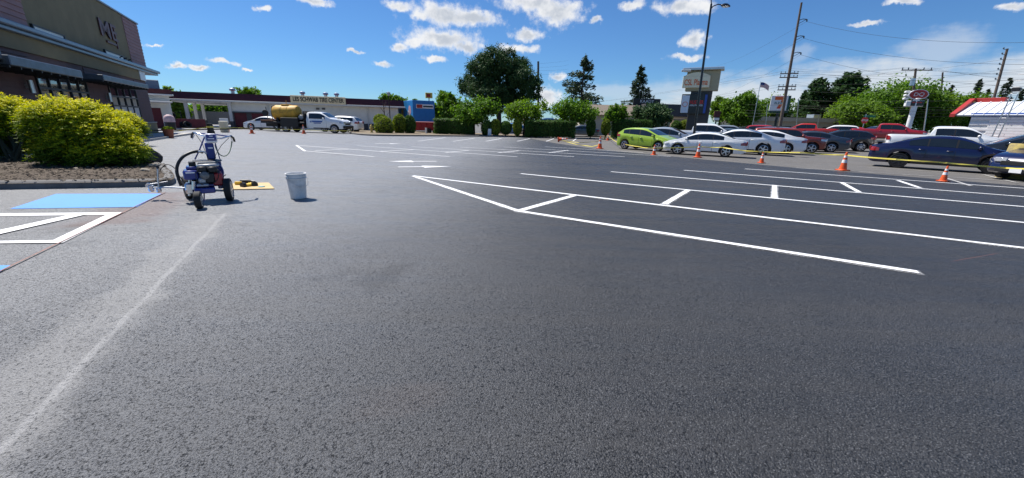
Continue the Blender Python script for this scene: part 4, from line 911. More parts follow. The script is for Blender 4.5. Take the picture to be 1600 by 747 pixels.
# low wing of the shop behind the restaurant
c = on(240, 38); wing = thing('shop_wing', 'low white and maroon shop wing just behind the restaurant corner', 'building', (c.x, 38, 0), R_(47))
h1 = atD(250, 150, 40).z; h2 = atD(250, 140.5, 40).z
def bxp(name, x0, x1, y0, y1, z0, z1, m, p, bev=None): mb = MB(); c_ = ((x0 + x1) / 2, (y0 + y1) / 2, (z0 + z1) / 2); s_ = (x1 - x0, y1 - y0, z1 - z0); (mb.bevbox(c_, s_, bev) if bev else mb.box(c_, s_)); return mb.build(name, m, p)
bxp('wall', -8, 1.6, 0, 6, -.2, h1, M_shopw, wing); bxp('roof_band', -8.2, 1.8, -.5, 6.2, h1 + .12, h2, M_mansard, wing); bxp('eave_fascia', -8.3, 1.9, -.6, 6.3, h1 - .02, h1 + .118, M_fascia, wing, .02)
bxp('rooftop_unit', -4.5, 1.2, 1, 4, h2, h2 + .85, mat('roof_unit', (.2, .26, .32), .5, .3, var=.1), wing, .05); bxp('door', -.6, .8, -.05, .03, -.1, 2.1, M_bay, wing)
bxp('awning', -1.5, 1.5, -2.2, -.02, 2.55, 2.68, M_fascia, wing, .03); bxp('side_wall', 1.65, 4.2, 1.0, 1.3, -.1, 1.15, M_bay, wing)
# far grey wall at the back of the shop yard
a, b = on(300, 66), on(372, 66); mb = MB(); mb.box(((a.x + b.x) / 2, 66, .8), ((b.x - a.x) * 1.3, .25, 2.6)); fw = mb.build('block_wall', mat('block_grey', (.22, .20, .18), .9, var=.15)); tag(fw, 'low grey block wall seen beneath the shop canopy', 'wall')

# ------------------------------------------------------------------ plasma centre, far block, white brick building
def place_box_building(name, label, px0, px1, D, depth, parts, rz=0):
    a, b = on(px0, D), on(px1, D); t = thing(name, label, 'building', (a.x, D, 0), rz); return t, b.x - a.x
M_beige = mat('beige_wall', (.52, .47, .38), .85, var=.08); M_dkroof = mat('dark_shingle', (.06, .06, .062), .85, var=.25, scale=8); M_tile = mat('brown_shingle', (.22, .18, .14), .85, var=.2, scale=6)
D = 60; t, w = place_box_building('clinic_building', 'low beige building with dark shingle roof behind the hedge and pylon sign', 905, 1082, D, 10, None)
ze1 = atD(1000, 181, D).z; zt1 = atD(1000, 162, D).z
bxp('wall', 0, w, 0, 12, -.3, ze1, M_beige, t)
mb = MB(); mb.prism([(w * .55, -.9, ze1), (w * .55, -.3, zt1), (w * .55, 12, zt1), (w * .55, 12, ze1)], (w * .47, 0, 0)); mb.build('roof', M_dkroof, t)
mb = MB(); mb.prism([(-.5, -.9, ze1), (-.5, 1.5, zt1 - .2), (-.5, 12, zt1 - .2), (-.5, 12, ze1)], (w * .55 + .45, 0, 0)); mb.build('roof', M_tile, t)
for k in range(4): bxp('soffit_bracket', 2 + k * 2.6, 2.4 + k * 2.6, -.6, .0, ze1 - .5, ze1 - .02, M_beige, t)
for x0 in (w * .62, w * .76): o = bxp('window', x0, x0 + 1.8, -.06, .02, .9, 2.3, M_frame, t); bxp('pane', x0 + .1, x0 + 1.7, -.08, -.061, 1.0, 2.2, M_pane, o)
x_, _ = atD(1013, 160, D).x - atD(905, 160, D).x, 0
sg_ = bxp('roof_sign', x_ - 1.9, x_ + 2.1, 2, 2.3, zt1 - .2, atD(1015, 153, D).z, M_frame, t); text_obj('lettering', 'KAADY', .62, face_matrix((x_ + .1, 1.985, atD(1013, 157.5, D).z), (1, 0, 0), (0, 0, 1)), M_white, t, .01)
for px in (1012, 1018): q = atD(px, 140, D).x - atD(905, 140, D).x; mb = MB(); mb.tube([(q, 5, zt1 - .3), (q, 5, atD(px, 137, D).z)], .04, 5); [mb.tube([(q - 1.2, 5, zz), (q + 1.2, 5, zz)], .025, 4) for zz in (zt1 + 1.6, zt1 + 2.1)]; mb.build('antenna', M_frame, t)
for px, w_ in ((1055, 1.7), (1087, 1.7)): q = on(px, 57); pr = thing('stone_pier', 'tan stone pier %s the pylon sign' % ('left below' if px < 1070 else 'right below'), 'pier', (q.x, 57, q.z), 0); [bxp('stone', -.75 + (.02 if k % 2 else 0), .75 - (.03 if k % 3 else 0), -.5, .5, k * .36, k * .36 + .345, mat('stone_tan', (.34, .25, .17), .85, var=.25, scale=3), pr, .02) for k in range(7)]
D = 78; t, w = place_box_building('far_low_building', 'long low tan building in front of the trees beyond the far cars', 1160, 1332, D, 10, None)
zr_ = atD(1240, 184, D).z; bxp('wall', 0, w, 0, 10, -.3, zr_ - .7, M_beige, t); bxp('fascia', -.6, w + .6, -.8, 10.5, zr_ - .7, zr_, mat('tan_fascia', (.46, .4, .3), .8, var=.08), t)
for k in range(9): o = bxp('window', 2 + k * 2.6, 3.8 + k * 2.6, -.05, .03, .7, 2.0, M_frame, t); bxp('pane', 2.1 + k * 2.6, 3.7 + k * 2.6, -.07, -.052, .8, 1.9, M_pane, o)
for k in range(4): bxp('roof_unit', 4 + k * 5.5, 5.5 + k * 5.5, 3, 5, zr_, zr_ + .8, M_steel, t, .05)
# white painted brick building with ribbed metal roof
Dm = 31.0; m0 = on(1480, Dm); wb_ = thing('white_brick_building', 'white brick drive-in with ribbed metal roof, red gable and blue stripe', 'building', (m0.x, Dm, m0.z), R_(-62))
M_wbrick = mat('white_brick', (.8, .8, .78), .8, var=.07, scale=3); M_rib = mat('ribbed_metal', (.72, .74, .75), .45, .1, var=.08, scale=2); M_redt = mat('red_trim', (.4, .03, .025), .5, var=.1); M_bluet = mat('blue_stripe', (.03, .11, .42), .5, var=.08)
def mz(x, y): return atD(x, y, Dm).z - m0.z
ze2 = mz(1540, 181); zr2 = mz(1540, 158); x1 = 22.0
bxp('wall', .6, x1, .3, 9, -.3, ze2 - .1, mat('mortar_white', (.62, .62, .6), .9, var=.08), wb_)
bw, bh = 1.9, (ze2 - .12) / 13
M_bricks = bpy.data.meshes.new('brick'); _mb = MB(); _mb.bevbox((0, 0, 0), (bw - .012, .07, bh - .022), .008); _o = _mb.build('brick', M_wbrick); bme = _o.data; bpy.data.objects.remove(_o)
for r in range(13):
    for c_ in range(15):
        x = .6 + (c_ + .5 + (.5 if r % 2 else 0)) * bw
        if x < 1.2 or x > 11: continue
        obj_of('brick', bme, wb_, (x, .29, (r + .5) * bh))
bxp('blue_stripe', .55, x1, .2, .32, ze2 - .1, ze2 + .16, M_bluet, wb_)
mb = MB(); ovh = .08; mb.prism([(-.2, ovh, ze2 + .02), (-.2, 3.0, zr2), (-.2, 6.0, zr2), (-.2, 9.5, ze2 + .02)], (x1, 0, 0)); roof = mb.build('roof', M_rib, wb_)
nsl = 3.0 - ovh; 
rb = MB(); rb.prism([(-.03, ovh - .03, ze2 + .05), (-.03, 3.0 - .03, zr2 + .03), (-.03, 3.0, zr2 + .05), (-.03, ovh, ze2 + .065)], (.06, 0, 0)); _o = rb.build('roof_rib', M_rib); rbm = _o.data; bpy.data.objects.remove(_o)
for k in range(34): obj_of('roof_rib', rbm, roof, (.15 + k * .52, 0, 0))
mb = MB()
mb.prism([(-.5, ovh - .1, ze2 - .12), (-.5, ovh - .1, ze2 + .1), (-.5, 3.0, zr2 + .30), (-.5, 3.0, zr2 + .10)], (.28, 0, 0)); mb.prism([(-.5, 3.0, zr2 + .30), (-.5, 3.0, zr2 + .10), (-.5, 6.0, zr2 + .10), (-.5, 6.0, zr2 + .30)], (.28, 0, 0)); mb.prism([(-.5, 6.0, zr2 + .42), (-.5, 6.0, zr2 + .10), (-.5, 9.3, ze2 - .12), (-.5, 9.3, ze2 + .2)], (.28, 0, 0)); mb.build('gable_trim', M_redt, wb_)
mb = MB(); mb.prism([(-.3, ovh, ze2), (-.3, 3.0, zr2), (-.3, 6.0, zr2), (-.3, 9.2, ze2)], (.1, 0, 0)); mb.build('gable_panel', mat('gable_white', (.6, .6, .6), .7, var=.06), wb_)
bxp('ridge_band', -.2, 1.3, 3.2, 3.9, zr2, zr2 + .32, M_redt, wb_, .02)
bxp('red_kerb', 1.8, 9.5, -.5, .1, 0, .5, M_redt, wb_, .02)
bxp('soffit', -.15, x1, ovh + .02, .25, ze2 - .06, ze2 + .01, M_fascia, wb_)
bxp('pillar', 4.6, 5.0, -.3, .2, -.1, ze2 - .05, mat('grey_pillar', (.25, .25, .26), .8, var=.1), wb_); bxp('flood_lamp', 2.3, 2.7, -.9, -.5, ze2 + 1.5, ze2 + 1.75, M_frame, wb_, .03)
mb = MB(); xx = 2.1
for sx_ in (0, .3): mb.tube([(xx + sx_, -.72, 0), (xx + sx_ + .25, -.72, zr2 + .3)], .035, 6)
for k in range(14): z = .4 + k * .4; mb.tube([(xx + z * .045, -.72, z), (xx + .3 + z * .045, -.72, z)], .02, 5)
mb.build('roof_ladder', M_steel, wb_, 60)
# ------------------------------------------------------------------ planting
def shrub_gold(label, base, lobes, nspray, per, seed):
    t = thing('golden_shrub', label, 'shrub', base, 0, 'golden shrubs in the kerbed bed'); rr = np.random.default_rng(seed)
    lobes = np.array(lobes); w = lobes[:, 3] * lobes[:, 5]; w = w / w.sum()
    li = rr.choice(len(lobes), nspray, p=w); u = rr.normal(size=(nspray, 3)); u[:, 2] += .25; u /= np.linalg.norm(u, axis=1)[:, None]
    O = lobes[li, :3] + u * lobes[li, 3:] * (.62 + .38 * rr.random(nspray) ** .5)[:, None]
    keep = O[:, 2] > .06; O = O[keep]; u = u[keep]; n = len(O)
    d = u * np.array([1, 1, .5]) + np.array([.12, 0, .45]) + rr.normal(size=(n, 3)) * .28; d /= np.linalg.norm(d, axis=1)[:, None]
    ln = .14 + .22 * rr.random(n)
    s = np.tile(np.linspace(0, 1, per), n); k = np.repeat(np.arange(n), per)
    side = np.cross(d, np.array([0, 0, 1.0])); side /= np.linalg.norm(side, axis=1)[:, None] + 1e-6
    sg = np.where(np.arange(len(s)) % 2, 1, -1)
    P = O[k] + d[k] * (s * ln[k])[:, None] + np.array([0, 0, -.10])[None] * (s ** 2 * ln[k] / .3)[:, None] + side[k] * (sg * .022 * (1 - .5 * s) * (1 + rr.random(len(s))))[:, None] + rr.normal(size=(len(s), 3)) * .008
    T = d[k] + side[k] * (sg * .75)[:, None] + rr.normal(size=(len(s), 3)) * .25
    N_ = rr.normal(size=(len(s), 3)) * .55 + u[k] * .4 + np.array([0, 0, .6]); N_ /= np.linalg.norm(N_, axis=1)[:, None]
    top = np.clip(u[:, 2] * 1.0 + .22 + .3 * rr.random(n), 0, 1)      # new golden growth on upper, outer sprays; lower ones also tinted dark for shade
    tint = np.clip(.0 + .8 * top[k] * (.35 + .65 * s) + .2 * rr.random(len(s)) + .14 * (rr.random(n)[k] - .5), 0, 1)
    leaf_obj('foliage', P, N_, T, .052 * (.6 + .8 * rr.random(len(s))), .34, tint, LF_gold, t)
    mb = MB(); r2 = random.Random(seed)
    for j in range(14):
        q = lobes[r2.randrange(len(lobes))]; e = Vector((q[0] + r2.uniform(-.5, .5) * q[3], q[1] + r2.uniform(-.5, .5) * q[4], q[2] + r2.uniform(-.2, .5) * q[5])); b = Vector((r2.uniform(-.15, .15), r2.uniform(-.1, .1), -.05))
        mb.tube([b, b.lerp(e, .45) + Vector((r2.uniform(-.1, .1), r2.uniform(-.1, .1), .06)), e], [.03, .02, .006], 6)
    for q in lobes:
        mb.add(*core(q, .8))
    mb.build('branches', M_core, t); return t
def core(q, f, n=9):
    v = []; fc = []
    for i in range(n + 1):
        a = math.pi * i / n
        for j in range(12):
            b = 2 * math.pi * j / 12; k = f * (1 + .16 * math.sin(5 * b + 3 * a + q[0] * 9)); v.append((q[0] + math.sin(a) * math.cos(b) * q[3] * k, q[1] + math.sin(a) * math.sin(b) * q[4] * k, q[2] + math.cos(a) * q[5] * k))
    for i in range(n):
        for j in range(12): fc.append((i * 12 + j, i * 12 + (j + 1) % 12, (i + 1) * 12 + (j + 1) % 12, (i + 1) * 12 + j))
    return v, fc
def lob(base, items, D):       # lobes from pixel centres and pixel radii at distance D
    out = []
    for x, y, rx, ry, dd in items:
        p = atD(x, y, D + dd) - base; k = (D + dd) / F_PX * 1.04; out.append((p.x, p.y, p.z, rx * k * .74, rx * k * .8, ry * k))
    return out
b = at(140, 264); b.z += .1; D = b.y
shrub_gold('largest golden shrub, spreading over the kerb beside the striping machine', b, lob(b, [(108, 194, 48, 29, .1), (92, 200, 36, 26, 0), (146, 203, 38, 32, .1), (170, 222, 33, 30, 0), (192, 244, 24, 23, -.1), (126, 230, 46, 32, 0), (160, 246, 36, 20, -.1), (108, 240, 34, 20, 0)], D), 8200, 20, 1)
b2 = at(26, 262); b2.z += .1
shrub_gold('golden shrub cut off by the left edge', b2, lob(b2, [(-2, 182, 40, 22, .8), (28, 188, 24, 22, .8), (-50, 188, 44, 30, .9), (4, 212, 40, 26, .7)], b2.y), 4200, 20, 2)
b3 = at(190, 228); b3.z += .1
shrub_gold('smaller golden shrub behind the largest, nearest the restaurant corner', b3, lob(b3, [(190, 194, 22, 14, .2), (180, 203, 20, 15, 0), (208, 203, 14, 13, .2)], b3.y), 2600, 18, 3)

def hedge(name, label, px0, px1, ytop, D, depth, m, group, nleaf, lsize=.11, base_gap=0.0, rough=.1, seed=1):
    a, c = on(px0, D), on(px1, D); wd = c.x - a.x; base = Vector(((a.x + c.x) / 2, D + depth / 2, g((a.x + c.x) / 2, D) + .1)); h = atD((px0 + px1) / 2, ytop, D).z - base.z
    t = thing(name, label, 'hedge', base, 0, group); rr = np.random.default_rng(seed)
    n = nleaf; P = (rr.random((n, 3)) - .5); ax = rr.choice(3, n, p=[.12, .48, .40]); sg = np.where(rr.random(n) < (.75), 1, -1)
    for k in range(3):
        mk = ax == k; s_ = np.where(rr.random(n) < .5, .5, -.5)
        if k == 1: s_ = np.where(rr.random(n) < .7, -.5, .5)
        if k == 2: s_ = np.full(n, .5)
        P[mk, k] = s_[mk]
    N_ = P * 2 + rr.normal(size=(n, 3)) * .7 + np.array([0, 0, .3]); N_ /= np.linalg.norm(N_, axis=1)[:, None]
    Q = P * np.array([wd, depth, h - base_gap]); Q[:, 2] += (h - base_gap) / 2 + base_gap
    Q += np.sin(Q * 5 + seed) * .04 + rr.normal(size=(n, 3)) * rough * .6
    tint = .3 + .5 * rr.random(n) + .15 * np.sin(Q[:, 0] * 2.2 + seed)
    leaf_obj('foliage', Q, N_, unit(n), lsize * (.6 + .8 * rr.random(n)), .65, tint, m, t)
    mb = MB(); mb.bevbox((0, 0, (h + base_gap) / 2), (wd - .16, depth - .16, h - base_gap - .14), .12)
    for k in range(max(2, int(wd / .7))): x = (k + .5) * wd / max(2, int(wd / .7)) - wd / 2; mb.tube([(x, 0, -.12), (x + .05, 0, h * .6)], .05, 5)
    mb.build('branches', M_core, t); return t
def ball(name, label, x, y, rx, ry, D, m, group, n=5000, lsize=.1, cat='shrub', core_f=.8):
    base = on(x, D); base.z += .08; p = atD(x, y, D) - base; k = D / F_PX; q = (0, 0, p.z, rx * k, rx * k, ry * k); t = thing(name, label, cat, base, 0, group)
    u = unit(n); P = np.array(q[:3]) + u * np.array(q[3:]) * (.82 + .22 * rng.random(n))[:, None]; P = P[P[:, 2] > .02]; u = u[:len(P)]; n = len(P)
    N_ = unit(n) * .8 + (P - np.array(q[:3])) / np.array(q[3:]) * .7; N_ /= np.linalg.norm(N_, axis=1)[:, None]
    leaf_obj('foliage', P, N_, unit(n), lsize * (.6 + .8 * rng.random(n)), .62, .3 + .6 * rng.random(n), m, t)
    mb = MB(); mb.add(*core(q, core_f)); mb.tube([(0, 0, -.15), (.03, 0, max(.2, p.z))], .06, 6); mb.build('branches', M_core, t); return t
# islands with kerbs
M_soil = mat('dry_soil', (.19, .15, .10), .95, var=.35, scale=6, bump=.5, bscale=30)
def island(name, front, back, label):
    path = smooth_path(front); bedkerb(path, .16, .14, 'kerb', M_kerb)
    ring = path + back; bm = bmesh.new(); bm.faces.new([bm.verts.new((p.x, p.y, g(p.x, p.y) + .11)) for p in ring]); bmesh.ops.triangulate(bm, faces=bm.faces)
    me = bpy.data.meshes.new(name); bm.to_mesh(me); bm.free(); me.materials.append(M_soil); o = bpy.data.objects.new(name, me); COL.objects.link(o); tag(o, label, kind='structure')
island('hedge_island', [at(575, 203.5), at(548, 205.5), at(543, 208), at(556, 211), at(590, 213), at(700, 213.4), at(800, 213.8), at(905, 214.2), at(985, 212.5)], [on(985, 50), on(575, 52)], 'dirt island strip carrying the hedges and small trees')
HG = 'clipped hedges along the far kerb'
hedge('box_hedge', 'clipped hedge right of the red dumpster', 679, 738, 187.5, 43.5, 1.6, LF_hedge, HG, 6500, .15, seed=1)
hedge('box_hedge', 'long dark hedge below the pale green van', 821, 897, 189.5, 43.2, 1.5, LF_hedge, HG, 8000, .15, seed=2)
hedge('box_hedge', 'hedge behind the lime hatchback, flat on top', 959, 1016, 188.5, 45.5, 1.6, LF_hedge, HG, 6500, .15, seed=3)
SG = 'round shrubs along the far kerb'
for k, (x, y, rx, ry, D, lb, m) in enumerate([(601, 198, 14.5, 15, 41.5, 'round yellow-green boxwood beside the fire hydrant', LF_boxw), (596, 188, 10, 9, 43.5, 'boxwood top peeping over the round one by the hydrant', LF_boxw), (625, 194.5, 10, 15, 43, 'taller boxwood just right of the round one', LF_boxw),
        (641, 196, 9, 15, 43.5, 'dark boxwood next to the blue box truck', LF_hedge), (761, 201, 9, 12, 43.5, 'loose dark shrub below the first small tree', LF_hedge), (774, 199, 8, 12, 43.5, 'upright shrub with pale post beside it', LF_boxw), (790, 200, 9, 10, 43.8, 'low shrub in front of the light blue car', LF_hedge),
        (808, 198, 7, 13, 43.5, 'narrow shrub left of the long dark hedge', LF_boxw), (922, 199, 7, 13, 44.5, 'dark shrub in front of the grey sedan', LF_hedge), (945, 199, 7, 12, 44.5, 'shrub by the leaning cone left of the hatchback', LF_boxw), (1054, 199, 8, 10, 54, 'dark shrub at the left foot of the pylon sign', LF_hedge), (1068, 197, 9, 9, 54, 'yellowish shrub at the foot of the pylon sign', LF_boxw)]):
    ball('round_shrub', lb, x, y, rx, ry, D, m, SG, 2600, .13)
def tree_px(label, x0, x1, ytop, ybot, D, m, nleaf, lsize, name='leafy_tree', group='small trees along the far kerb', seed=1, tr=.1, flat=1.0):
    x = (x0 + x1) / 2; base = on(x, D); k = D / F_PX; rx = (x1 - x0) / 2 * k; h = atD(x, ytop, D).z - base.z; rz = (ybot - ytop) / 2 * k
    return deciduous(name, label, base, h, rx, rz, m, group, nleaf=nleaf, lsize=lsize, seed=seed, tr=tr)
tree_px('small leafy tree above the hedge by the red dumpster', 706, 776, 148, 194, 45, LF_dec, 7500, .26, seed=1)
tree_px('small open tree with thin stems left of the tall bare pole', 786, 850, 153, 192, 45.5, LF_light, 5200, .26, seed=2)
tree_px('round small tree above the grey sedan', 861, 928, 155, 191, 46, LF_dec, 7000, .26, seed=3)
tree_px('smallest leafy tree left of the dark bush', 941, 977, 162, 194, 46.5, LF_dec, 3800, .24, seed=4)
tree_px('dark spreading bush left of the pylon sign', 985, 1040, 158, 203, 51, LF_pine, 6500, .28, name='dark_tree', seed=5)
BG = 'trees behind the buildings'
for k, (lb, x0, x1, yt, yb, D, m, n) in enumerate([('green tree between blue truck and big pine', 676, 722, 138, 198, 60, LF_dec, 8000), ('tree behind the right end of the tire shop', 598, 638, 147, 186, 70, LF_dec, 6000), ('treetop above the tire shop roof', 380, 415, 136, 166, 78, LF_dec, 4500),
        ('tree seen through the shop canopy, right of the posts', 312, 368, 158, 196, 72, LF_dec, 8000), ('bright tree between restaurant and shop canopy', 254, 292, 136, 196, 62, LF_light, 7500), ('dim tree behind the shop canopy posts', 284, 326, 160, 196, 80, LF_dec, 5000), ('tiny treetop left of the blue truck sign', 640, 656, 151, 180, 90, LF_dec, 1500),
        ('light green tree right of the pylon sign', 1104, 1140, 152, 192, 80, LF_light, 5500), ('tall green tree left of the flagpole', 1126, 1176, 140, 194, 76, LF_dec, 9000), ('green tree right of the flagpole', 1170, 1226, 143, 196, 82, LF_dec, 8000),
        ('green tree under the power lines, left of the big ones', 1288, 1356, 148, 198, 78, LF_light, 7000), ('tallest broad green tree behind the red crew cab pickup', 1328, 1440, 119, 202, 74, LF_dec, 19000), ('green tree behind the white extended cab pickup', 1402, 1480, 136, 206, 72, LF_light, 9000), ('green tree beside the red gable', 1446, 1520, 142, 206, 74, LF_dec, 9000), ('low bright tree behind the stop sign', 1310, 1380, 156, 202, 68, LF_light, 7000), ('green tree right of the two dark conifers', 1226, 1290, 166, 196, 92, LF_dec, 5000)]):
    tree_px(lb, x0, x1, yt, yb, D, m, n, .42, group=BG, seed=20 + k, tr=.2, name='background_tree')
def con_px(label, x, ytop, ybase, halfw, D, m, seed, **kw):
    base = on(x, D); h = atD(x, ytop, D).z - base.z; return conifer('conifer', label, base, h, halfw * D / F_PX, m, 'conifers on the skyline', seed=seed, **kw)
# the big dense pine
base = on(779, 63); k = 63 / F_PX; zf = lambda y: atD(779, y, 63).z - base.z; xf = lambda x: (x - 779) * k
lobes = [(xf(x), random.uniform(-2.5, 2.5), zf(y), rx * k, rx * k, ry * k) for x, y, rx, ry in ((779, 98, 24, 17), (760, 108, 24, 17), (798, 108, 24, 18), (748, 124, 22, 16), (812, 126, 22, 17), (780, 122, 36, 22), (740, 138, 17, 12), (822, 143, 15, 12), (768, 145, 32, 18), (800, 146, 28, 16), (783, 160, 22, 12), (733, 131, 13, 9), (829, 133, 11, 9), (748, 100, 13, 10), (808, 96, 12, 10), (776, 87, 12, 8), (731, 143, 10, 6), (832, 150, 10, 6))]
t = thing('big_pine', 'big dense dark pine rising above the hedges', 'tree', base, 0, 'conifers on the skyline')
trunk_mb(zf(110), .38, [(zf(165) + .4 * j, j * 2.1, 3.4, .45) for j in range(9)], seed=5).build('trunk', M_bark, t, 60)
P, N_, T, sz, ti = clump_crown(lobes, 1000, 56000, .5, .38, .75); T[:, 2] += .5; leaf_obj('crown', P, N_, T, sz, .3, ti, LF_pine, t)
con_px('sparse fir with ragged open branches left of the pylon sign', 905, 91, 190, 50, 76, LF_fir, 3, nb=40, per=110, lsize=.62, droop=.06, power=.55, tr=.3, gap=.38, z0=.22, wid=.3)
con_px('pointed fir just left of the pylon sign', 991, 103, 190, 38, 82, LF_fir, 4, nb=58, per=95, lsize=.6, droop=.2, power=.75, tr=.25, gap=.25, z0=.08)
con_px('dark conifer right of the power pole', 1261, 124, 190, 27, 88, LF_pine, 5, nb=150, per=80, lsize=.8, droop=.2, power=.36, gap=.15)
con_px('broad dark conifer between power pole and green trees', 1307, 117, 190, 38, 86, LF_pine, 6, nb=180, per=90, lsize=.85, droop=.18, power=.32, gap=.15)
con_px('slim conifer touching the power pole', 1243, 141, 190, 13, 90, LF_fir, 7, nb=80, per=40, lsize=.6, droop=.2, power=.7, gap=.2)
for k, (x, yt, hw) in enumerate(((1436, 139, 10), (1463, 133, 13), (1502, 124, 17), (1546, 121, 17), (1520, 140, 10), (1596, 128, 16), (1571, 139, 9))):
    con_px(('far fir tip left of the drive-in sign pole', 'far fir tip behind the green trees', 'far fir above the red gable', 'far fir above the ribbed roof middle', 'small far fir between two larger ones', 'far fir at the right edge', 'small far fir near the right edge')[k], x, yt, 190, hw, 118, LF_fir, 30 + k, nb=70, per=35, lsize=.85, droop=.2, power=.75, gap=.2)
# dark boulder and small stones in the bed
def rock(name, label, loc, sx, sy, sz, seed, m, group=None):
    bm = bmesh.new(); bmesh.ops.create_icosphere(bm, subdivisions=3, radius=1); rr = random.Random(seed); off = [Vector((rr.uniform(-1, 1), rr.uniform(-1, 1), rr.uniform(-1, 1))).normalized() for _ in range(9)]
    for v in bm.verts:
        d = 1.0
        for o in off: d = min(d, .72 / max(.01, v.co.dot(o)) if v.co.dot(o) > .72 else d)
        v.co = v.co * d; v.co += v.co * .05 * math.sin(v.co.x * 9 + seed) * math.cos(v.co.y * 7); v.co.x *= sx; v.co.y *= sy; v.co.z *= sz
    me = bpy.data.meshes.new(name); bm.to_mesh(me); bm.free(); me.materials.append(m); o = bpy.data.objects.new(name, me); COL.objects.link(o); o.location = loc; return tag(o, label, 'rock', group)
M_rock = mat('dark_rock', (.035, .032, .03), .9, var=.4, scale=6, bump=.8, bscale=20); M_stone = mat('pale_stone', (.3, .26, .2), .9, var=.25)
p = at(221, 262); rock('boulder', 'dark boulder at the right end of the planting bed', (p.x, p.y + .2, p.z + .22), .27, .3, .26, 3, M_rock)
for k, (x, y, s_) in enumerate(((156, 268, .055), (242, 268, .09), (228, 276, .07), (121, 274, .05))):
    p = at(x, y); rock('stone', ('pale round stone under the largest golden shrub', 'flat tan stone right of the boulder', 'tan stone in front of the boulder', 'small stone half buried in the mulch')[k], (p.x, p.y, p.z + .12), s_ * 1.5, s_, s_ * .7, 7 + k, M_stone, 'stones in the bed')
# ------------------------------------------------------------------ cones and tape
M_orange = mat('cone_orange', (.72, .10, .015), .5, var=.12, scale=12); M_refl = mat('cone_collar', (.78, .76, .74), .4, var=.06)
def cone_mesh():
    mb = MB(); mb.bevbox((0, 0, .02), (.36, .36, .04), .012)
    k = lambda z: .135 - .105 * z / .71
    mb.lathe([(k(0), .03), (k(.2), .2), (k(.3), .3)], 20, m=0); mb.lathe([(k(.3) + .003, .3), (k(.42) + .003, .42)], 20, m=1); mb.lathe([(k(.42), .42), (k(.5), .5)], 20, m=0); mb.lathe([(k(.5) + .003, .5), (k(.58) + .003, .58)], 20, m=1); mb.lathe([(k(.58), .58), (k(.70), .70), (k(.71) * .6, .71)], 20, m=0)
    return mb
_c = cone_mesh().build('traffic_cone', [M_orange, M_refl], smooth=40); CONE = _c.data; bpy.data.objects.remove(_c)
CG = 'orange traffic cones holding the tape'
def cone(x, y, hpx, label, fallen=None):
    p = at(x, y); s = hpx * p.y / F_PX / .71 * 1.02; o = bpy.data.objects.new('traffic_cone', CONE); COL.objects.link(o); tag(o, label, 'traffic cone', CG)
    o.location = (p.x, p.y, p.z + .012); o.scale = (s, s, s); o.rotation_euler = (0, 0, random.random())
    if fallen is not None: o.rotation_euler = (R_(84), 0, R_(fallen)); o.location.z += .17 * s
    return p, s
cone(937, 232.5, 17.5, 'cone with white top left of the lime hatchback'); cone(949.5, 219.5, 9.5, 'small leaning cone by the hedge behind the hatchback')
cone(1021.5, 242.6, 15, 'cone below the front wheel of the lime hatchback'); cone(1090, 246.3, 20, 'cone in front of the front white sedan'); cone(1189.5, 255, 16.5, 'short cone right of the white sedans')
cone(1316, 266.8, 27, 'largest cone, standing alone in the middle of the tape'); cone(1473, 283.8, 23, 'cone in front of the dark blue sedan'); cone(394, 209, 13.5, 'cone at the tail of the tank truck'); cone(475, 209.3, 12.5, 'cone beside the tank truck, below its yellow tank')
cone(872, 221.8, 14, 'fallen cone lying at the corner of the taped area', fallen=70); cone(358, 206.4, 9, 'fallen cone left of the tank truck', fallen=-80)
M_tape = mat('caution_tape', (.66, .56, .10), .45, var=.15, scale=30)
def tape(label, pts, w=.042, sag=.1):
    """ribbon through 3D points with a little sag and twist"""
    mb = MB(); v = []; n = 0; rr = random.Random(len(pts) * 7)
    for a, b in zip(pts, pts[1:]):
        k = max(4, int((b - a).length / .5)); d = (b - a).normalized(); side = Vector((0, 0, 1)); tw = rr.uniform(-.9, .9)
        for i in range(k + 1):
            t = i / k; p = a.lerp(b, t) - Vector((0, 0, sag * 4 * t * (1 - t) * min(1, (b - a).length / 6))); ang = tw * math.sin(t * math.pi * 2) + .2
            e = Vector((-d.y * math.sin(ang), d.x * math.sin(ang), math.cos(ang))) * w / 2; th = d.cross(e).normalized() * .002
            v += [p - e + th, p + e + th, p + e - th, p - e - th]; n += 1
    f = []
    for i in range(n - 1):
        for j in range(4): f.append((i * 4 + j, i * 4 + (j + 1) % 4, i * 4 + 4 + (j + 1) % 4, i * 4 + 4 + j))
    mb.add(v, f); return tag(mb.build('caution_tape', M_tape), label, 'tape', 'yellow tape around the fresh lot')
def top(x, y, hpx): p = at(x, y); return Vector((p.x, p.y, p.z + hpx * p.y / F_PX * .9))
def low(x, y, up=.02): p = at(x, y); return Vector((p.x, p.y, p.z + up))
c937, c1021, c1090, c1189, c1316 = top(937, 232.5, 14), top(1021.5, 242.6, 12), top(1090, 246.3, 18), top(1189.5, 255, 15), top(1316, 266.8, 26)
def atn(x, y, ref): return atD(x, y, ref)
tape('yellow tape in front of the lime hatchback and white sedan', [top(949.5, 219.5, 8), atD(966, 223, 26), atD(1000, 229.5, 23.5), c1021 + Vector((0, .05, 0)), c1090, atD(1130, 230.5, 18.6), atD(1168, 236, 17.2), atD(1250, 238.5, 15.2), c1316], sag=.05)
tape('yellow tape crossing in front of the dark blue sedan', [c1316, atD(1400, 249, 12.7), atD(1480, 254.5, 12), atD(1572, 262.5, 11.6), atD(1640, 264.5, 10)], sag=.03)
tape('slack yellow tape lying between the fallen cone and the white-topped cone', [low(876, 221, .1), low(900, 226), low(925, 229.5), c937 - Vector((0, 0, .25))], sag=0)
tape('second slack tape strand towards the hedge cone', [low(880, 221.5, .1), low(905, 223.4), low(932, 221.8), top(949.5, 219.5, 6)], sag=0)

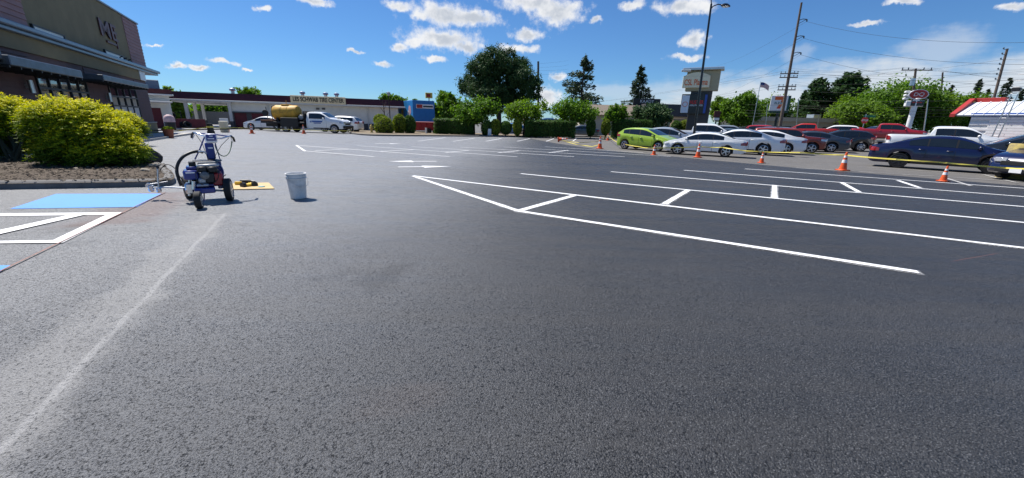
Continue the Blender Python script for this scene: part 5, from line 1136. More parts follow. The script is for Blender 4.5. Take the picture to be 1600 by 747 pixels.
# ------------------------------------------------------------------ bucket, board and gloves
p = at(467, 310.5); h = .39; bk = thing('plastic_bucket', 'grey-white plastic bucket standing on the fresh asphalt', 'bucket', (p.x, p.y, p.z + .007))
M_buck = mat('bucket_plastic', (.7, .7, .69), .5, var=.1, scale=9, dirt=(.5, .5, .49)); M_spill = mat('dried_spill', (.42, .36, .28), .7, var=.2)
r0, r1 = .112, .138
mb = MB(); mb.lathe([(r0 * .9, 0), (r0, .012), (r0 + (r1 - r0) * .8, h * .8), (r0 + (r1 - r0) * .8 + .012, h * .81), (r0 + (r1 - r0) * .8 + .012, h * .83), (r0 + (r1 - r0) * .86, h * .835), (r0 + (r1 - r0) * .9, h * .9), (r0 + (r1 - r0) * .9 + .01, h * .91), (r0 + (r1 - r0) * .92 + .01, h * .925), (r1 * .975, h * .93), (r1, h * .985), (r1 + .01, h), (r1 - .008, h), (r1 - .012, h * .95), (r0 - .01, .05), (.01, .04)], 36); mb.build('pail', M_buck, bk, 35)
mb = MB(); pts = [(r1 + .01, 0, h * .86)] + [((r1 + .022) * math.cos(a), -(r1 + .02) * math.sin(a), h * .86 - .14 * math.sin(a)) for a in np.linspace(.1, 3.04, 16)] + [(-r1 - .01, 0, h * .86)]
mb.tube(pts, .0035, 6); hd = mb.build('handle', M_steel, bk, 60); hd.rotation_euler = (0, 0, R_(62))
for sg in (-1, 1): mb = MB(); mb.bevbox((sg * (r1 + .004), 0, h * .86), (.03, .05, .05), .01, None); mb.build('ear', M_buck, bk, 40).rotation_euler = (0, 0, R_(62))
q = [at(347, 298), at(366, 288), at(420, 287), at(429, 296.5)]; c = sum(q, Vector()) / 4
M_card = mat('cardboard', (.55, .40, .2), .85, var=.1, scale=6)
mb = MB(); mb.prism([(v.x, v.y, g(v.x, v.y) + .011) for v in q], (0, 0, .012)); tag(mb.build('cardboard_sheet', M_card), 'tan cardboard sheet lying right of the striping machine', 'cardboard')
def glove(loc, rz, label):
    t = thing('work_glove', label, 'glove', loc, rz, 'yellow work gloves on the cardboard'); mb = MB(); mb.bevbox((0, 0, .022), (.11, .1, .042), .016); mb.build('palm', M_glove, t, 50)
    for k in range(4): y = -.036 + k * .024; L_ = (.075, .09, .085, .065)[k]; mb = MB(); mb.tube([(.045, y, .025), (.045 + L_ * .6, y * 1.15, .032), (.045 + L_, y * 1.2, .018)], [.012, .0115, .009], 8); mb.build('finger', M_glove, t, 60)
    mb = MB(); mb.tube([(-.01, .045, .025), (.02, .075, .03), (.05, .09, .02)], [.013, .012, .009], 8); mb.build('thumb', M_glove, t, 60)
    mb = MB(); mb.tube([(-.05, 0, .025), (-.11, 0, .028)], [.046, .052], 12); mb.build('cuff', M_black, t, 60)
M_glove = mat('yellow_leather', (.72, .46, .03), .7, var=.2, scale=14)
p = at(388, 293); glove((p.x, p.y, p.z + .024), 1.2, 'yellow glove nearest the camera on the cardboard'); p = at(396, 291.5); glove((p.x, p.y, p.z + .024), 2.4, 'yellow glove touching the black tool on the cardboard')
p = at(388, 288.8); tl = thing('hand_tool', 'black hand drill lying behind the yellow gloves', 'tool', (p.x, p.y, p.z + .024), .1); mb = MB(); mb.tube([(-.12, 0, .04), (.02, 0, .04), (.06, 0, .04)], [.036, .036, .022], 12); mb.build('housing', M_black, tl, 40); mb = MB(); mb.tube([(.06, 0, .04), (.13, 0, .04)], [.018, .012], 10); mb.build('chuck', M_darkalloy, tl, 40); mb = MB(); mb.bevbox((-.08, -.08, .03), (.045, .14, .04), .012); mb.build('grip', M_black, tl, 40); mb = MB(); mb.bevbox((-.08, -.16, .03), (.11, .05, .06), .01); mb.build('battery', M_glove, tl, 40)
p = at(409, 294); mb = MB(); mb.lathe([(.05, 0), (.055, .004), (.05, .012), (.01, .014)], 18); o = mb.build('paint_lid', mat('teal_lid', (.25, .45, .42), .5), None, 40); o.location = (p.x, p.y, p.z + .024); tag(o, 'small teal lid at the right end of the cardboard', 'lid')

# ------------------------------------------------------------------ line striping machine
M_sblue = mat('striper_blue', (.012, .03, .22), .35, var=.1, coat=.6); M_sred = mat('engine_red', (.36, .015, .02), .4, var=.1, coat=.4); M_chrome = mat('chrome', (.7, .71, .72), .18, 1.0, var=.05); M_green = mat('green_hose', (.02, .10, .05), .5); M_sil = mat('engine_silver', (.42, .43, .45), .4, .5, var=.2, scale=30); M_swhite = mat('decal_white', (.8, .8, .82), .4, var=.03)
wr, wl, wf = at(359, 314.5), at(291.5, 311.5), at(313, 326.5); sp0 = (wr + wl) / 2; DS = sp0.y
st = thing('line_striper', 'blue line striping machine with handlebars standing by the kerb', 'machine', sp0)
_fd = Vector((sp0.x, sp0.y, 0)).normalized(); _rz = math.atan2(-_fd.x, _fd.y); _inv = Matrix.Rotation(-_rz, 3, 'Z'); st.rotation_euler = (0, 0, _rz)
def q_(x, y, dd=0.0):                    # pixel -> machine frame, on the upright plane dd behind the axle
    d = Vector(pxdir(x, y)); o = Vector((sp0.x, sp0.y, 0)) + _fd * dd; t = o.dot(_fd) / Vector((d.x, d.y, 0)).dot(_fd); return _inv @ (Vector((d.x * t, d.y * t, EYE + d.z * t)) - sp0)
def swheel(c, r, w, ang, name='wheel'):
    me_, rm = wheel_meshes(r, w, M_alloy, 6)
    o = obj_of(name, me_, st, _inv @ (c - sp0) + Vector((0, 0, r + .006)), R_(ang)); obj_of('rim', rm, o); return o
swheel(wr + Vector((0, .02, 0)), .165, .085, 80); swheel(wl + Vector((0, .06, 0)), .165, .085, 97); swheel(wf + Vector((0, .0, 0)), .115, .075, 82)
def spl(pts, n=5):
    out = []
    P_ = [pts[0]] + pts + [pts[-1]]
    for i in range(1, len(P_) - 2):
        for j in range(n):
            t = j / n; out.append(tuple(.5 * (2 * P_[i][k] + (P_[i + 1][k] - P_[i - 1][k]) * t + (2 * P_[i - 1][k] - 5 * P_[i][k] + 4 * P_[i + 1][k] - P_[i + 2][k]) * t * t + (-P_[i - 1][k] + 3 * P_[i][k] - 3 * P_[i + 1][k] + P_[i + 2][k]) * t ** 3) for k in range(3)))
    return out + [tuple(pts[-1])]
def sb(name, x0, y0, x1, y1, d0, d1, m, b=.012, parent=None):
    a, c = q_(x0, y1, (d0 + d1) / 2), q_(x1, y0, (d0 + d1) / 2); mb = MB(); mb.bevbox(((a.x + c.x) / 2, (d0 + d1) / 2 + sp0.y - sp0.y, (a.z + c.z) / 2), (c.x - a.x, d1 - d0, c.z - a.z), b); return mb.build(name, m, parent or st, 40)
def stube(name, pts, r, m, n=8, parent=None): mb = MB(); mb.tube([q_(*p_) for p_ in pts], r, n); return mb.build(name, m, parent or st, 60)
sb('chassis', 305, 290, 335, 300, -.32, .12, M_sblue); sb('deck', 302, 283, 350, 290, -.22, .22, M_sblue); sb('pump_box', 288, 264.5, 309, 280, -.2, .1, M_sblue, .02); sb('pump_label', 290, 269, 304, 271.5, -.206, -.2005, M_swhite, .001); sb('pump_cover', 291, 259, 309, 264.5, -.12, .1, M_sblue, .01)
sb('engine_block', 318, 264, 341, 284, -.2, .12, M_black, .02); sb('recoil_housing', 333, 268, 346, 288, -.24, .1, M_sred, .02); sb('fuel_tank', 309, 254.5, 341, 259.5, -.2, .12, M_sil, .012); sb('air_filter', 308, 259, 323, 268.5, -.24, -.02, M_black, .02); sb('muffler', 325, 259.5, 338, 270, -.26, -.1, M_black, .02)
mb = MB(); mb.lathe([(.055, 0), (.06, .03), (.05, .05), (.02, .06), (.01, .061)], 20, Matrix.Translation(q_(320, 274, -.22)) @ Matrix.Rotation(R_(90), 4, 'X')); mb.build('fan_cover', mat('fan_grey', (.16, .165, .17), .45, .5, var=.3, scale=30), st, 40)
sb('top_plate', 301, 249.5, 346, 252, -.1, .2, mat('plate_grey', (.05, .05, .055), .5, .3), .005); sb('side_plate', 300, 252.5, 303, 282, -.05, .16, M_black, .005); sb('exhaust_guard', 322, 270, 334, 286, -.27, -.2, M_black, .015); sb('battery_box', 304, 269, 312, 284, -.05, .14, M_black, .01); stube('frame_tube', [(288, 296, .1), (300, 284, .05), (302, 262, .12)], .011, M_sblue); stube('frame_tube', [(352, 297, .1), (348, 284, .05), (344, 262, .12)], .011, M_sblue); stube('fuel_line', spl([(312, 262, -.24), (306, 272, -.26), (309, 284, -.28), (318, 289, -.3)]), .005, M_black); stube('spark_lead', spl([(336, 262, -.2), (342, 268, -.26), (340, 280, -.27), (332, 288, -.28)]), .005, M_black); sb('frame_upright', 302, 252, 305, 284, .1, .14, M_sblue, .006); sb('frame_upright', 342, 252, 345, 284, .1, .14, M_sblue, .006); sb('carburettor', 311, 277, 330, 286, -.24, -.1, M_sil, .015); sb('gear_housing', 308, 286, 326, 291, -.3, -.1, M_sil, .012)
sb('steering_column', 324, 223, 333, 249, .14, .22, M_sblue, .015); sb('column_badge', 325, 230, 332.4, 232.5, .125, .139, M_swhite, .003); o = sb('console', 321.5, 209, 337.5, 223.5, .06, .2, M_swhite, .02); sb('console_face', 322.6, 210, 336.6, 220, .048, .062, M_sblue, .004, None); sb('decal', 326.5, 212, 332, 213.6, .040, .047, M_swhite, .001); sb('decal', 324.5, 216, 334.5, 217.6, .040, .047, M_swhite, .001)
stube('handlebar', [(323, 213, .12), (318, 212, .14), (306, 207.5, .2), (301.5, 207.5, .26)], .012, M_chrome); stube('handlebar', [(336, 216.5, .12), (346, 216.5, .15), (354, 214, .2), (362, 212.5, .26)], .012, M_chrome); stube('crossbar', [(304, 208.3, .22), (330, 209.5, .2), (359, 213.2, .24)], .009, M_sblue)
stube('grip', [(302.5, 207.6, .24), (299.8, 210.5, .33), (299.6, 215, .36)], .016, M_black); stube('grip', [(360.5, 212.8, .24), (364.5, 215.5, .33), (366.5, 221, .36)], .016, M_black); stube('brake_lever', [(303.5, 211, .24), (301, 217.5, .3)], .005, M_steel); stube('brake_lever', [(361, 216, .24), (364, 223.5, .3)], .005, M_steel)
stube('brace', [(320, 213, .14), (311, 236, .16), (304.5, 249, .14)], .009, M_sblue); stube('brace', [(335, 219, .14), (341, 240, .16), (344, 250, .14)], .007, M_sblue)
for pts in ([(306, 210, .2), (316, 224, .2), (322, 240, .16), (325, 250, .12)], [(358, 215, .2), (346, 227, .2), (338, 240, .16), (334, 250, .12)]): stube('control_cable', pts, .004, M_black, 5)
stube('suction_hose', spl([(316, 238, .16), (310, 236.4, .1), (298, 238.5, .05), (286, 245, .0), (278.6, 255, -.02), (276.2, 266, -.02), (278.5, 278, -.02), (283, 290, 0)]), .021, M_black); stube('drain_hose', spl([(322, 240, .14), (318, 237, .1), (310, 236.6, .06)]), .012, M_swhite)
stube('spray_hose', spl([(336, 226, .16), (338, 233, .1), (343, 241, .05), (350, 244, .05), (357, 240, .1), (361, 230, .2), (362, 221, .25)]), .007, M_green); stube('spray_hose', spl([(287, 284, 0), (281, 276, -.1), (276, 268, -.1), (272, 262, -.05), (262, 257, 0), (253, 262, .02), (249.5, 268, .03)]), .006, M_black)
stube('axle', [(294, 296.5, .05), (352, 298, .05)], .016, M_steel); stube('fork', [(308, 300, -.1), (307.8, 314, -.42)], .009, M_sblue); stube('fork', [(319, 300, -.1), (319, 314, -.42)], .009, M_sblue)
sb('pump_body', 291, 285, 301, 303, -.16, .0, M_chrome, .02); stube('pump_pipe', [(296, 280, -.1), (296, 306, -.1)], .016, M_chrome); stube('filter_bowl', [(303, 283, -.2), (303, 296, -.2)], .028, M_chrome, 12); stube('pressure_lever', [(346, 281, -.1), (350, 275, -.1), (353, 273, -.1)], .006, M_black); sb('side_bracket', 341, 286, 349, 294, -.12, .02, M_sblue, .01); stube('fuel_hoop', spl([(341, 257, 0), (346, 262, 0), (348.5, 270, 0), (347, 277, 0)]), .014, M_sblue)
stube('gun_arm', [(234, 293.5, .35), (262, 292.5, .25), (292, 294, .1)], .011, M_steel); stube('gun_post', [(246.2, 259, .3), (247, 280, .3), (248.8, 299, .3)], .012, M_steel); sb('spray_gun', 245.5, 293, 252, 300.5, .24, .36, M_chrome, .012); sb('spray_gun', 233, 288.5, 239.5, 299.5, .3, .4, M_chrome, .012); stube('gun_bar', [(229, 288.5, .33), (240, 287, .33), (262, 283.5, .3)], .007, M_steel); sb('post_knob', 244.6, 257.5, 247.8, 264, .27, .33, M_black, .01)
mb = MB(); mb.lathe([(.03, -.015), (.034, 0), (.03, .015)], 16, Matrix.Translation(q_(231.5, 289.5, .33)) @ Matrix.Rotation(R_(90), 4, 'X')); mb.build('shield_disc', M_chrome, st, 40)
sb('decal', 289, 268, 311, 271, -.206, -.2005, M_swhite, .001) if False else None

# ------------------------------------------------------------------ objects by the restaurant and the shop
M_terra = mat('terracotta', (.34, .10, .05), .8, var=.15, scale=5)
p = at(265, 216); s_ = p.y / F_PX; pt = thing('flower_pot', 'terracotta pot with low plants at the restaurant corner', 'planter', (p.x, p.y, p.z + .006)); hh = 13 * s_
mb = MB(); mb.lathe([(5.2 * s_, 0), (6.6 * s_, hh * .85), (7.6 * s_, hh * .86), (7.7 * s_, hh), (6.8 * s_, hh), (6.6 * s_, hh * .9), (.02, hh * .9)], 24); mb.build('pot', M_terra, pt, 35)
n = 900; P = unit(n) * np.array([7.5 * s_, 7.5 * s_, 5 * s_]) * rng.random(n)[:, None] ** .4; P[:, 2] = np.abs(P[:, 2]) + hh * .92; leaf_obj('plant', P, unit(n), unit(n), .09 * (.6 + .8 * rng.random(n)), .5, rng.random(n), LF_boxw, pt)
# covered drum by the corner
p = at(252, 203); cg = thing('covered_drum', 'dark drum with pale pink cloth cover beside the restaurant corner', 'drum', (p.x, p.y + 1, p.z)); mb = MB(); mb.lathe([(.32, 0), (.36, .1), (.36, .85), (.3, .95), (.02, .96)], 18); mb.build('drum', M_black, cg, 40); mb = MB(); mb.lathe([(.39, .62), (.38, .9), (.3, 1.12), (.12, 1.22), (.01, 1.23)], 18); mb.build('cover', mat('pink_cover', (.6, .42, .42), .7, var=.3, scale=4), cg, 60)
def tyre(p, r, label, tilt, rz):
    mb = MB(); mb.lathe([(r * .55, -.09), (r * .9, -.1), (r, -.07), (r, .07), (r * .9, .1), (r * .55, .09), (r * .55, -.09)], 22); o = mb.build('tyre', M_rubber, None, 40); o.location = p; o.rotation_euler = (tilt, 0, rz); return tag(o, label, 'tyre', 'tyres leaning in the shop yard')
for k, x in enumerate((270, 274.5, 279, 284, 289, 294)):
    q = on(x, 40.5); tyre((q.x, q.y, q.z + .33), .36, ('leftmost tyre of the leaning row', 'second tyre of the leaning row', 'third tyre of the leaning row', 'fourth tyre of the leaning row', 'fifth tyre of the leaning row', 'rightmost tyre of the leaning row')[k], R_(62), R_(72))
for k, x in enumerate((262, 266, 272)):
    q = on(x, 43); tyre((q.x, q.y, q.z + 1.15), .36, ('left tyre on the rack above the row', 'middle tyre on the rack above the row', 'right tyre on the rack above the row')[k], R_(90), R_(20))
q = on(267, 43); rk = thing('tyre_rack', 'dark steel rack behind the leaning tyres', 'rack', (q.x, q.y + .1, q.z)); 
for sx in (-1.1, 1.1): mb = MB(); mb.tube([(sx, .2, 0), (sx, .2, 1.6)], .04, 6); mb.build('upright', M_black, rk)
for zz in (.76, 1.5): mb = MB(); mb.tube([(-1.1, .2, zz), (1.1, .2, zz)], .03, 6); mb.build('rail', M_black, rk)
q = on(299, 43); mb = MB(); mb.lathe([(.3, 0), (.36, .05), (.36, .75), (.38, .8), (.36, .85), (.05, .87)], 18); o = mb.build('white_drum', M_white, None, 40); o.location = q; tag(o, 'white drum right of the leaning tyres', 'drum')
q = at(331, 213.5); bl = thing('tape_bollard', 'black and yellow bollard holding the tape behind the striping machine', 'bollard', (q.x, q.y, q.z)); k_ = q.y / F_PX
for nm, z0, z1, r_, m_ in (('base', 0, 8, 5, M_black), ('post', 8, 17, 4.2, M_black), ('band', 13, 15.5, 4.4, M_tape), ('cap', 17, 19, 3.6, M_black)): mb = MB(); mb.lathe([(r_ * k_, z0 * k_), (r_ * k_, z1 * k_)], 14); mb.build(nm, m_, bl, 40)
q = at(337, 207); mb = MB(); mb.lathe([(.2, 0), (.22, .03), (.24, .62), (.25, .65), (.22, .66), (.02, .6)], 16); o = mb.build('beige_bucket', mat('beige_plastic', (.6, .55, .42), .5), None, 40); o.location = (q.x + .3, q.y + .6, g(q.x, q.y)); o.scale = (1.3,) * 3; tag(o, 'beige bucket beside the black and yellow bollard', 'bucket')
q = on(352, 43); sgn = thing('yard_sign', 'small white yard sign in front of the bay doors', 'sign', q); bxp('board', -.45, .45, -.02, .02, .55, 1.05, M_white, sgn, .01); [bxp('leg', sx - .02, sx + .02, -.02, .02, 0, .56, M_steel, sgn) for sx in (-.35, .35)]; bxp('foot', -.3, .3, -.2, .2, 0, .12, M_black, sgn, .02)
tape('yellow tape from the restaurant corner to the bollard', [atD(222, 206.5, at(246, 210).y - .3), atD(262, 206.5, 24.5), Vector((bl.location.x, bl.location.y - .2, bl.location.z + 14 * k_))], sag=.05)
tape('yellow tape running from the bollard past the tank truck', [Vector((bl.location.x + .1, bl.location.y - .2, bl.location.z + 14 * k_)), atD(366, 199.3, 32.5), atD(394, 200.5, 33), atD(470, 202.3, 34.3), atD(548, 204.4, 36.5)], sag=.05)

# tank truck
q = on(502, 39.0); tt = car('tank_truck', 'white flatbed truck carrying a yellow sealcoat tank', 'cab', P_white, (q.x, q.y, q.z), R_(-3), .98, group='work vehicles', cat='truck', plate=False, spokes=8)
M_ytank = mat('tank_yellow', (.68, .38, .03), .6, var=.2, scale=3, dirt=(.36, .19, .03)); M_door = mat('door_print', (.04, .12, .38), .5)
bxp('flatbed', -5.3, -1.0, -1.05, 1.05, .82, .98, M_black, tt, .02); bxp('chassis_rail', -5.2, .5, -.45, .45, .5, .8, M_black, tt)
mb = MB(); mb.lathe([(.02, -1.28), (.45, -1.25), (.66, -1.15), (.72, -1.0), (.72, -.34), (.735, -.34), (.735, -.28), (.72, -.28), (.72, .28), (.735, .28), (.735, .34), (.72, .34), (.72, 1.0), (.66, 1.15), (.45, 1.25), (.02, 1.28)], 28, Matrix.Translation((-3.2, 0, 1.78)) @ Matrix.Rotation(R_(90), 4, 'Y')); tk = mb.build('tank', M_ytank, tt, 40)
mb = MB(); mb.bevbox((-3.2, 0, 2.53), (.7, .6, .14), .03); mb.tube([(-3.2, 0, 2.5), (-3.15, 0, 2.95)], .03, 6); mb.build('hatch', M_ytank, tk, 40)
for sx in (-3.9, -2.5): bxp('tank_saddle', sx - .1, sx + .1, -.6, .6, .98, 1.35, M_black, tt)
bxp('side_box', -3.3, -1.6, -1.08, -.72, .5, 1.36, M_black, tt, .02); bxp('rear_deck', -5.3, -4.1, -1.04, 1.04, .985, 1.12, mat('rusty', (.16, .07, .035), .8, var=.3), tt, .02)
mb = MB(); mb.tube([(-4.55, -.3, 1.1), (-4.6, -.3, 1.9), (-4.45, -.3, 2.4), (-4.2, -.3, 2.45)], .035, 8); mb.tube([(-4.9, -.5, 1.1), (-4.95, -.5, 2.3)], .03, 6); mb.build('pipework', M_black, tt, 60)
mb = MB(); mb.lathe([(.28, -.06), (.3, 0), (.28, .06)], 16, Matrix.Translation((-5.0, -.6, 1.75)) @ Matrix.Rotation(R_(90), 4, 'X')); mb.build('hose_reel', M_black, tt, 40)
bxp('pump_engine', -1.85, -1.2, -.5, .5, 1.0, 1.65, M_black, tt, .05); mb = MB(); mb.tube([(-1.5, -.3, 1.6), (-1.5, -.3, 1.95), (-1.3, -.3, 2.0)], .05, 8); mb.build('exhaust', M_steel, tt, 60); mb = MB(); mb.lathe([(.22, -.05), (.24, 0), (.22, .05)], 14, Matrix.Translation((-1.55, -.55, 1.4)) @ Matrix.Rotation(R_(90), 4, 'X')); mb.build('fan', M_sil, tt, 40)
bxp('headboard', -1.08, -1.0, -.95, .95, .98, 2.0, M_black, tt); bxp('mudflap', -3.75, -3.7, -1.0, -.6, .25, .8, M_rubber, tt); bxp('front_bumper', 2.72, 2.9, -.95, .95, .48, .72, M_black, tt, .03)
for a, b, z0, z1 in ((-.25, .75, 1.0, 1.13), (-.1, .6, .88, .96), (-.45, -.3, .98, 1.1)): bxp('door_lettering', a, b, -.995, -.988, z0, z1, M_door, tt)
stand('parked_suv', 'white suv parked behind the nose of the tank truck', 'suv', P_white, 533, 43.5, 178, 1.0, group='work vehicles')
stand('parked_sedan', 'dark car with bright bonnet at the tail of the tank truck', 'sedan', P_white, 421, 41.8, 180, .95, group='work vehicles')

# hydrant and lamp on the island
q = on(581, 41.2); q.z += .1; hy = thing('fire_hydrant', 'small yellow fire hydrant on the island tip', 'hydrant', q); M_hyd = mat('hydrant_yellow', (.55, .42, .12), .5, var=.15)
mb = MB(); mb.lathe([(.17, 0), (.17, .05), (.11, .06), (.11, .55), (.15, .56), (.15, .6), (.12, .66), (.06, .75), (.03, .8), (.01, .82)], 16); mb.build('barrel', M_hyd, hy, 40)
for sg in (-1, 1): mb = MB(); mb.tube([(sg * .1, 0, .42), (sg * .2, 0, .42)], .06, 10); mb.build('nozzle', M_hyd, hy, 40)
mb = MB(); mb.tube([(0, -.1, .38), (0, -.19, .38)], .075, 10); mb.build('outlet', M_hyd, hy, 40)
q = on(611, 46); lp = thing('lamp_post', 'dark lamp post with globe rising behind the boxwoods', 'lamp', q); zt3 = atD(607, 143, 46).z - q.z
mb = MB(); mb.lathe([(.12, 0), (.12, .3), (.06, .4), (.05, zt3 - .5), (.09, zt3 - .45)], 10); mb.build('pole', M_black, lp, 40); mb = MB(); mb.lathe([(.08, zt3 - .45), (.2, zt3 - .3), (.2, zt3 - .1), (.08, zt3 - .02), (.01, zt3)], 12); mb.build('globe', mat('globe', (.3, .36, .42), .2), lp, 40)
q = on(605, 47); dt = thing('bare_sapling', 'bare thin sapling next to the lamp post', 'tree', q); trunk_mb(3.6, .06, [(1.6 + .3 * j, j * 1.9, .9, 1.1) for j in range(6)], (-.3, 0), 3).build('trunk', M_bark, dt)
q = on(666, 44.3); mb = MB(); mb.tube([(0, 0, 0), (0, 0, .7)], .1, 10); o = mb.build('white_post', M_white); o.location = q; tag(o, 'short pale blue-white post left of the red dumpster', 'post')
q = on(765, 43); mb = MB(); mb.bevbox((0, 0, .4), (.35, .3, .8), .03); o = mb.build('utility_box', M_white); o.location = q; tag(o, 'pale utility box between the shrubs', 'utility box')

# blue box truck and red dumpster
q = on(662, 52); bt = thing('box_truck', 'bright blue box truck with white sign panel on its back', 'truck', (q.x, 52, q.z), R_(31)); kk = 52 / F_PX; zt4, zb4 = atD(660, 157, 52).z - q.z, atD(660, 193, 52).z - q.z
M_bt = mat('truck_blue', (.02, .17, .46), .4, var=.08, scale=2); M_bt2 = mat('truck_blue_side', (.03, .25, .6), .4, var=.08, scale=2)
w4 = 33 * kk; bxp('cargo_box', -w4 * .44, w4 * .56, 0, 7.0, zb4, zt4, M_bt, bt, .03); bxp('side_panel', -w4 * .44 - .015, -w4 * .44 - .002, .1, 6.9, zb4 + .1, zt4 - .1, M_bt2, bt)
bxp('rear_frame', -w4 * .42, w4 * .54, -.03, -.004, zb4 + .05, zt4 - 1.3, M_bt, bt, .008)
sgp = bxp('sign_panel', -w4 * .3, w4 * .5, -.06, -.005, zt4 - .95, zt4 - .45, M_white, bt, .01); bxp('print', -w4 * .28, -w4 * .02, -.075, -.061, zt4 - .9, zt4 - .5, M_redt, bt); bxp('print', w4 * .02, w4 * .47, -.075, -.061, zt4 - .8, zt4 - .62, M_frame, bt)
for y0, z0, s4, m_ in ((1.2, 1.6, .55, mat('print_pink', (.6, .35, .4), .5)), (1.7, 1.1, .5, M_white), (4.6, 1.3, .5, mat('print_yellow', (.65, .45, .08), .5)), (1.4, .6, .4, M_white)): mb = MB(); mb.lathe([(s4, 0), (s4, .01)], 14, Matrix.Translation((-w4 * .44 - .02, y0 + .2, zb4 + z0)) @ Matrix.Rotation(R_(-90), 4, 'Y')); mb.build('print', m_, bt)
bxp('chassis', -w4 * .38, w4 * .48, .2, 8.5, zb4 - .45, zb4 - .05, M_black, bt); bxp('cab', -w4 * .4, w4 * .5, 7.2, 9.0, .5, 2.4, M_white, bt, .2); bxp('bumper', -w4 * .4, w4 * .5, -.15, 0, zb4 - .6, zb4 - .35, M_black, bt)
me_, rm_ = wheel_meshes(.46, .28, M_alloy, 6)
for y in (1.6, 8.0):
    for sx in (-w4 * .34, w4 * .46): o = obj_of('wheel', me_, bt, (sx, y, .46), R_(90)); obj_of('rim', rm_, o)
q = on(668, 47); dr = thing('red_dumpster', 'red dumpster trailer standing in front of the blue truck', 'dumpster', (q.x, 47, q.z), R_(-12)); kk = 47 / F_PX; M_rd = mat('dumpster_red', (.34, .015, .02), .5, var=.2, scale=3); hz = 17 * kk
mb = MB(); mb.prism([(-1.15, -.8, .35), (1.05, -.8, .35), (1.2, -.8, hz), (-1.25, -.8, hz)], (0, 1.7, 0)); bd = mb.build('bin', M_rd, dr); bxp('rim', -1.3, 1.25, -.86, .96, hz - .08, hz + .02, M_rd, dr, .02)
for k in range(4): bxp('rib', -1.22 + k * .7, -1.12 + k * .7, -.86, -.795, .4, hz - .08, M_rd, dr)
bxp('hitch', -1.9, -1.15, -.1, .1, .35, .47, M_rd, dr); me_, rm_ = wheel_meshes(.32, .2, M_alloy, 6); [obj_of('wheel', me_, dr, (.55, sy, .32), 0) for sy in (-.9, 1.0)]
stand('parked_pickup', 'red pickup roof showing above the first hedge', 'pickup', P_red, 706, 54, 180, .95, group='cars behind the hedge')
def pylon(name, label, x, D, ytop_pole, r, m, rz=0): q = on(x, D); t = thing(name, label, 'sign', (q.x, D, q.z), rz); mb = MB(); mb.tube([(0, 0, -.2), (0, 0, atD(x, ytop_pole, D).z - q.z)], r, 10); mb.build('pole', m, t, 40); return t, (lambda y: atD(x, y, D).z - q.z), D / F_PX
t, Z, k_ = pylon('fuel_sign', 'small yellow and red pole sign above the blue truck', 672, 75, 153, .12, M_steel, R_(20)); bxp('panel', -10 * k_ / 2, 10 * k_ / 2, -.25, .25, Z(153.5), Z(145), mat('sign_yellow', (.7, .5, .1), .5), t, .03); bxp('print', -3.6 * k_, 2 * k_, -.27, -.251, Z(152), Z(147), M_redt, t)
# ------------------------------------------------------------------ pylon sign, pole signs, flag
M_sg = mat('pylon_olive', (.42, .38, .25), .8, var=.1); M_sgd = mat('pylon_dark', (.075, .075, .07), .8, var=.12); M_cream = mat('sign_cream', (.86, .78, .55), .5, var=.05); M_org = mat('sign_orange', (.75, .13, .02), .5); M_sblack = mat('sign_black', (.012, .012, .014), .25, var=.1); M_paleblue = mat('sign_pale', (.75, .8, .84), .4, var=.05); M_signblue = mat('sign_blue', (.03, .09, .38), .4)
D = 50; q = on(1078, D); k_ = D / F_PX; PYZ = q.z
py = thing('pylon_sign', 'tall olive pylon sign with orange lettered cream panel and black panel below', 'sign', (q.x, D, q.z), R_(-28))
Z = lambda y: atD(1082, y, D).z - PYZ
cr = math.cos(R_(16)) ; X = lambda px: (px - 1080) * k_ * .84
bxp('shaft', X(1070), X(1104), .25, 1.0, -.2, Z(140), M_sgd, py, .03)
bxp('upper_body', X(1060), X(1112), .1, 1.15, Z(142), Z(110), M_sg, py, .04); bxp('cap', X(1053), X(1117), -.4, 1.4, Z(109.8), Z(105.5), M_steel, py, .05); bxp('cap_fascia', X(1051), X(1066), -.45, -.1, Z(111.5), Z(108.5), M_fascia, py, .02)
pc = bxp('name_panel', X(1055), X(1098), -.25, .098, Z(137), Z(119), M_cream, py, .03); mb = MB(); arc = [(X(1055), -.24, Z(119) + .01)] + [(X(1055) + (X(1098) - X(1055)) * i / 10, -.24, Z(119) + .01 + .42 * math.sin(math.pi * i / 10)) for i in range(1, 10)] + [(X(1098), -.24, Z(119) + .01)]; mb.prism(arc, (0, .3, 0)); mb.build('panel_arch', M_cream, py)
text_obj('lettering', 'CSL Plasma', .92, face_matrix((X(1076.5), -.262, Z(129)), (1, 0, 0), (0, 0, 1)), M_org, py, .012, bold=.01, width=(X(1098) - X(1055)) * .86)
bxp('lower_cabinet', X(1057), X(1098), -.2, .24, Z(178), Z(147), M_sblack, py, .03); bxp('blue_edge', X(1094.5), X(1098.2), -.225, -.201, Z(177), Z(148), M_signblue, py, .01)
bxp('pale_panel', X(1058), X(1070), -.23, -.201, Z(176.5), Z(149), M_paleblue, py, .01); bxp('black_panel', X(1070.3), X(1094), -.232, -.201, Z(176.5), Z(149), M_sblack, py, .01)
mb = MB(); mb.lathe([(.30, -.004), (.30, .01), (.24, .01), (.24, -.004)], 20, Matrix.Translation((X(1064), -.232, Z(163))) @ Matrix.Rotation(R_(90), 4, 'X')); mb.build('emblem', M_org, py)
text_obj('lettering', 'HUSTLER', .54, face_matrix((X(1082.2), -.243, Z(160)), (1, 0, 0), (0, 0, 1)), mat('sign_red', (.7, .03, .03), .5), py, .008, bold=.01, width=(X(1094) - X(1070)) * .9)
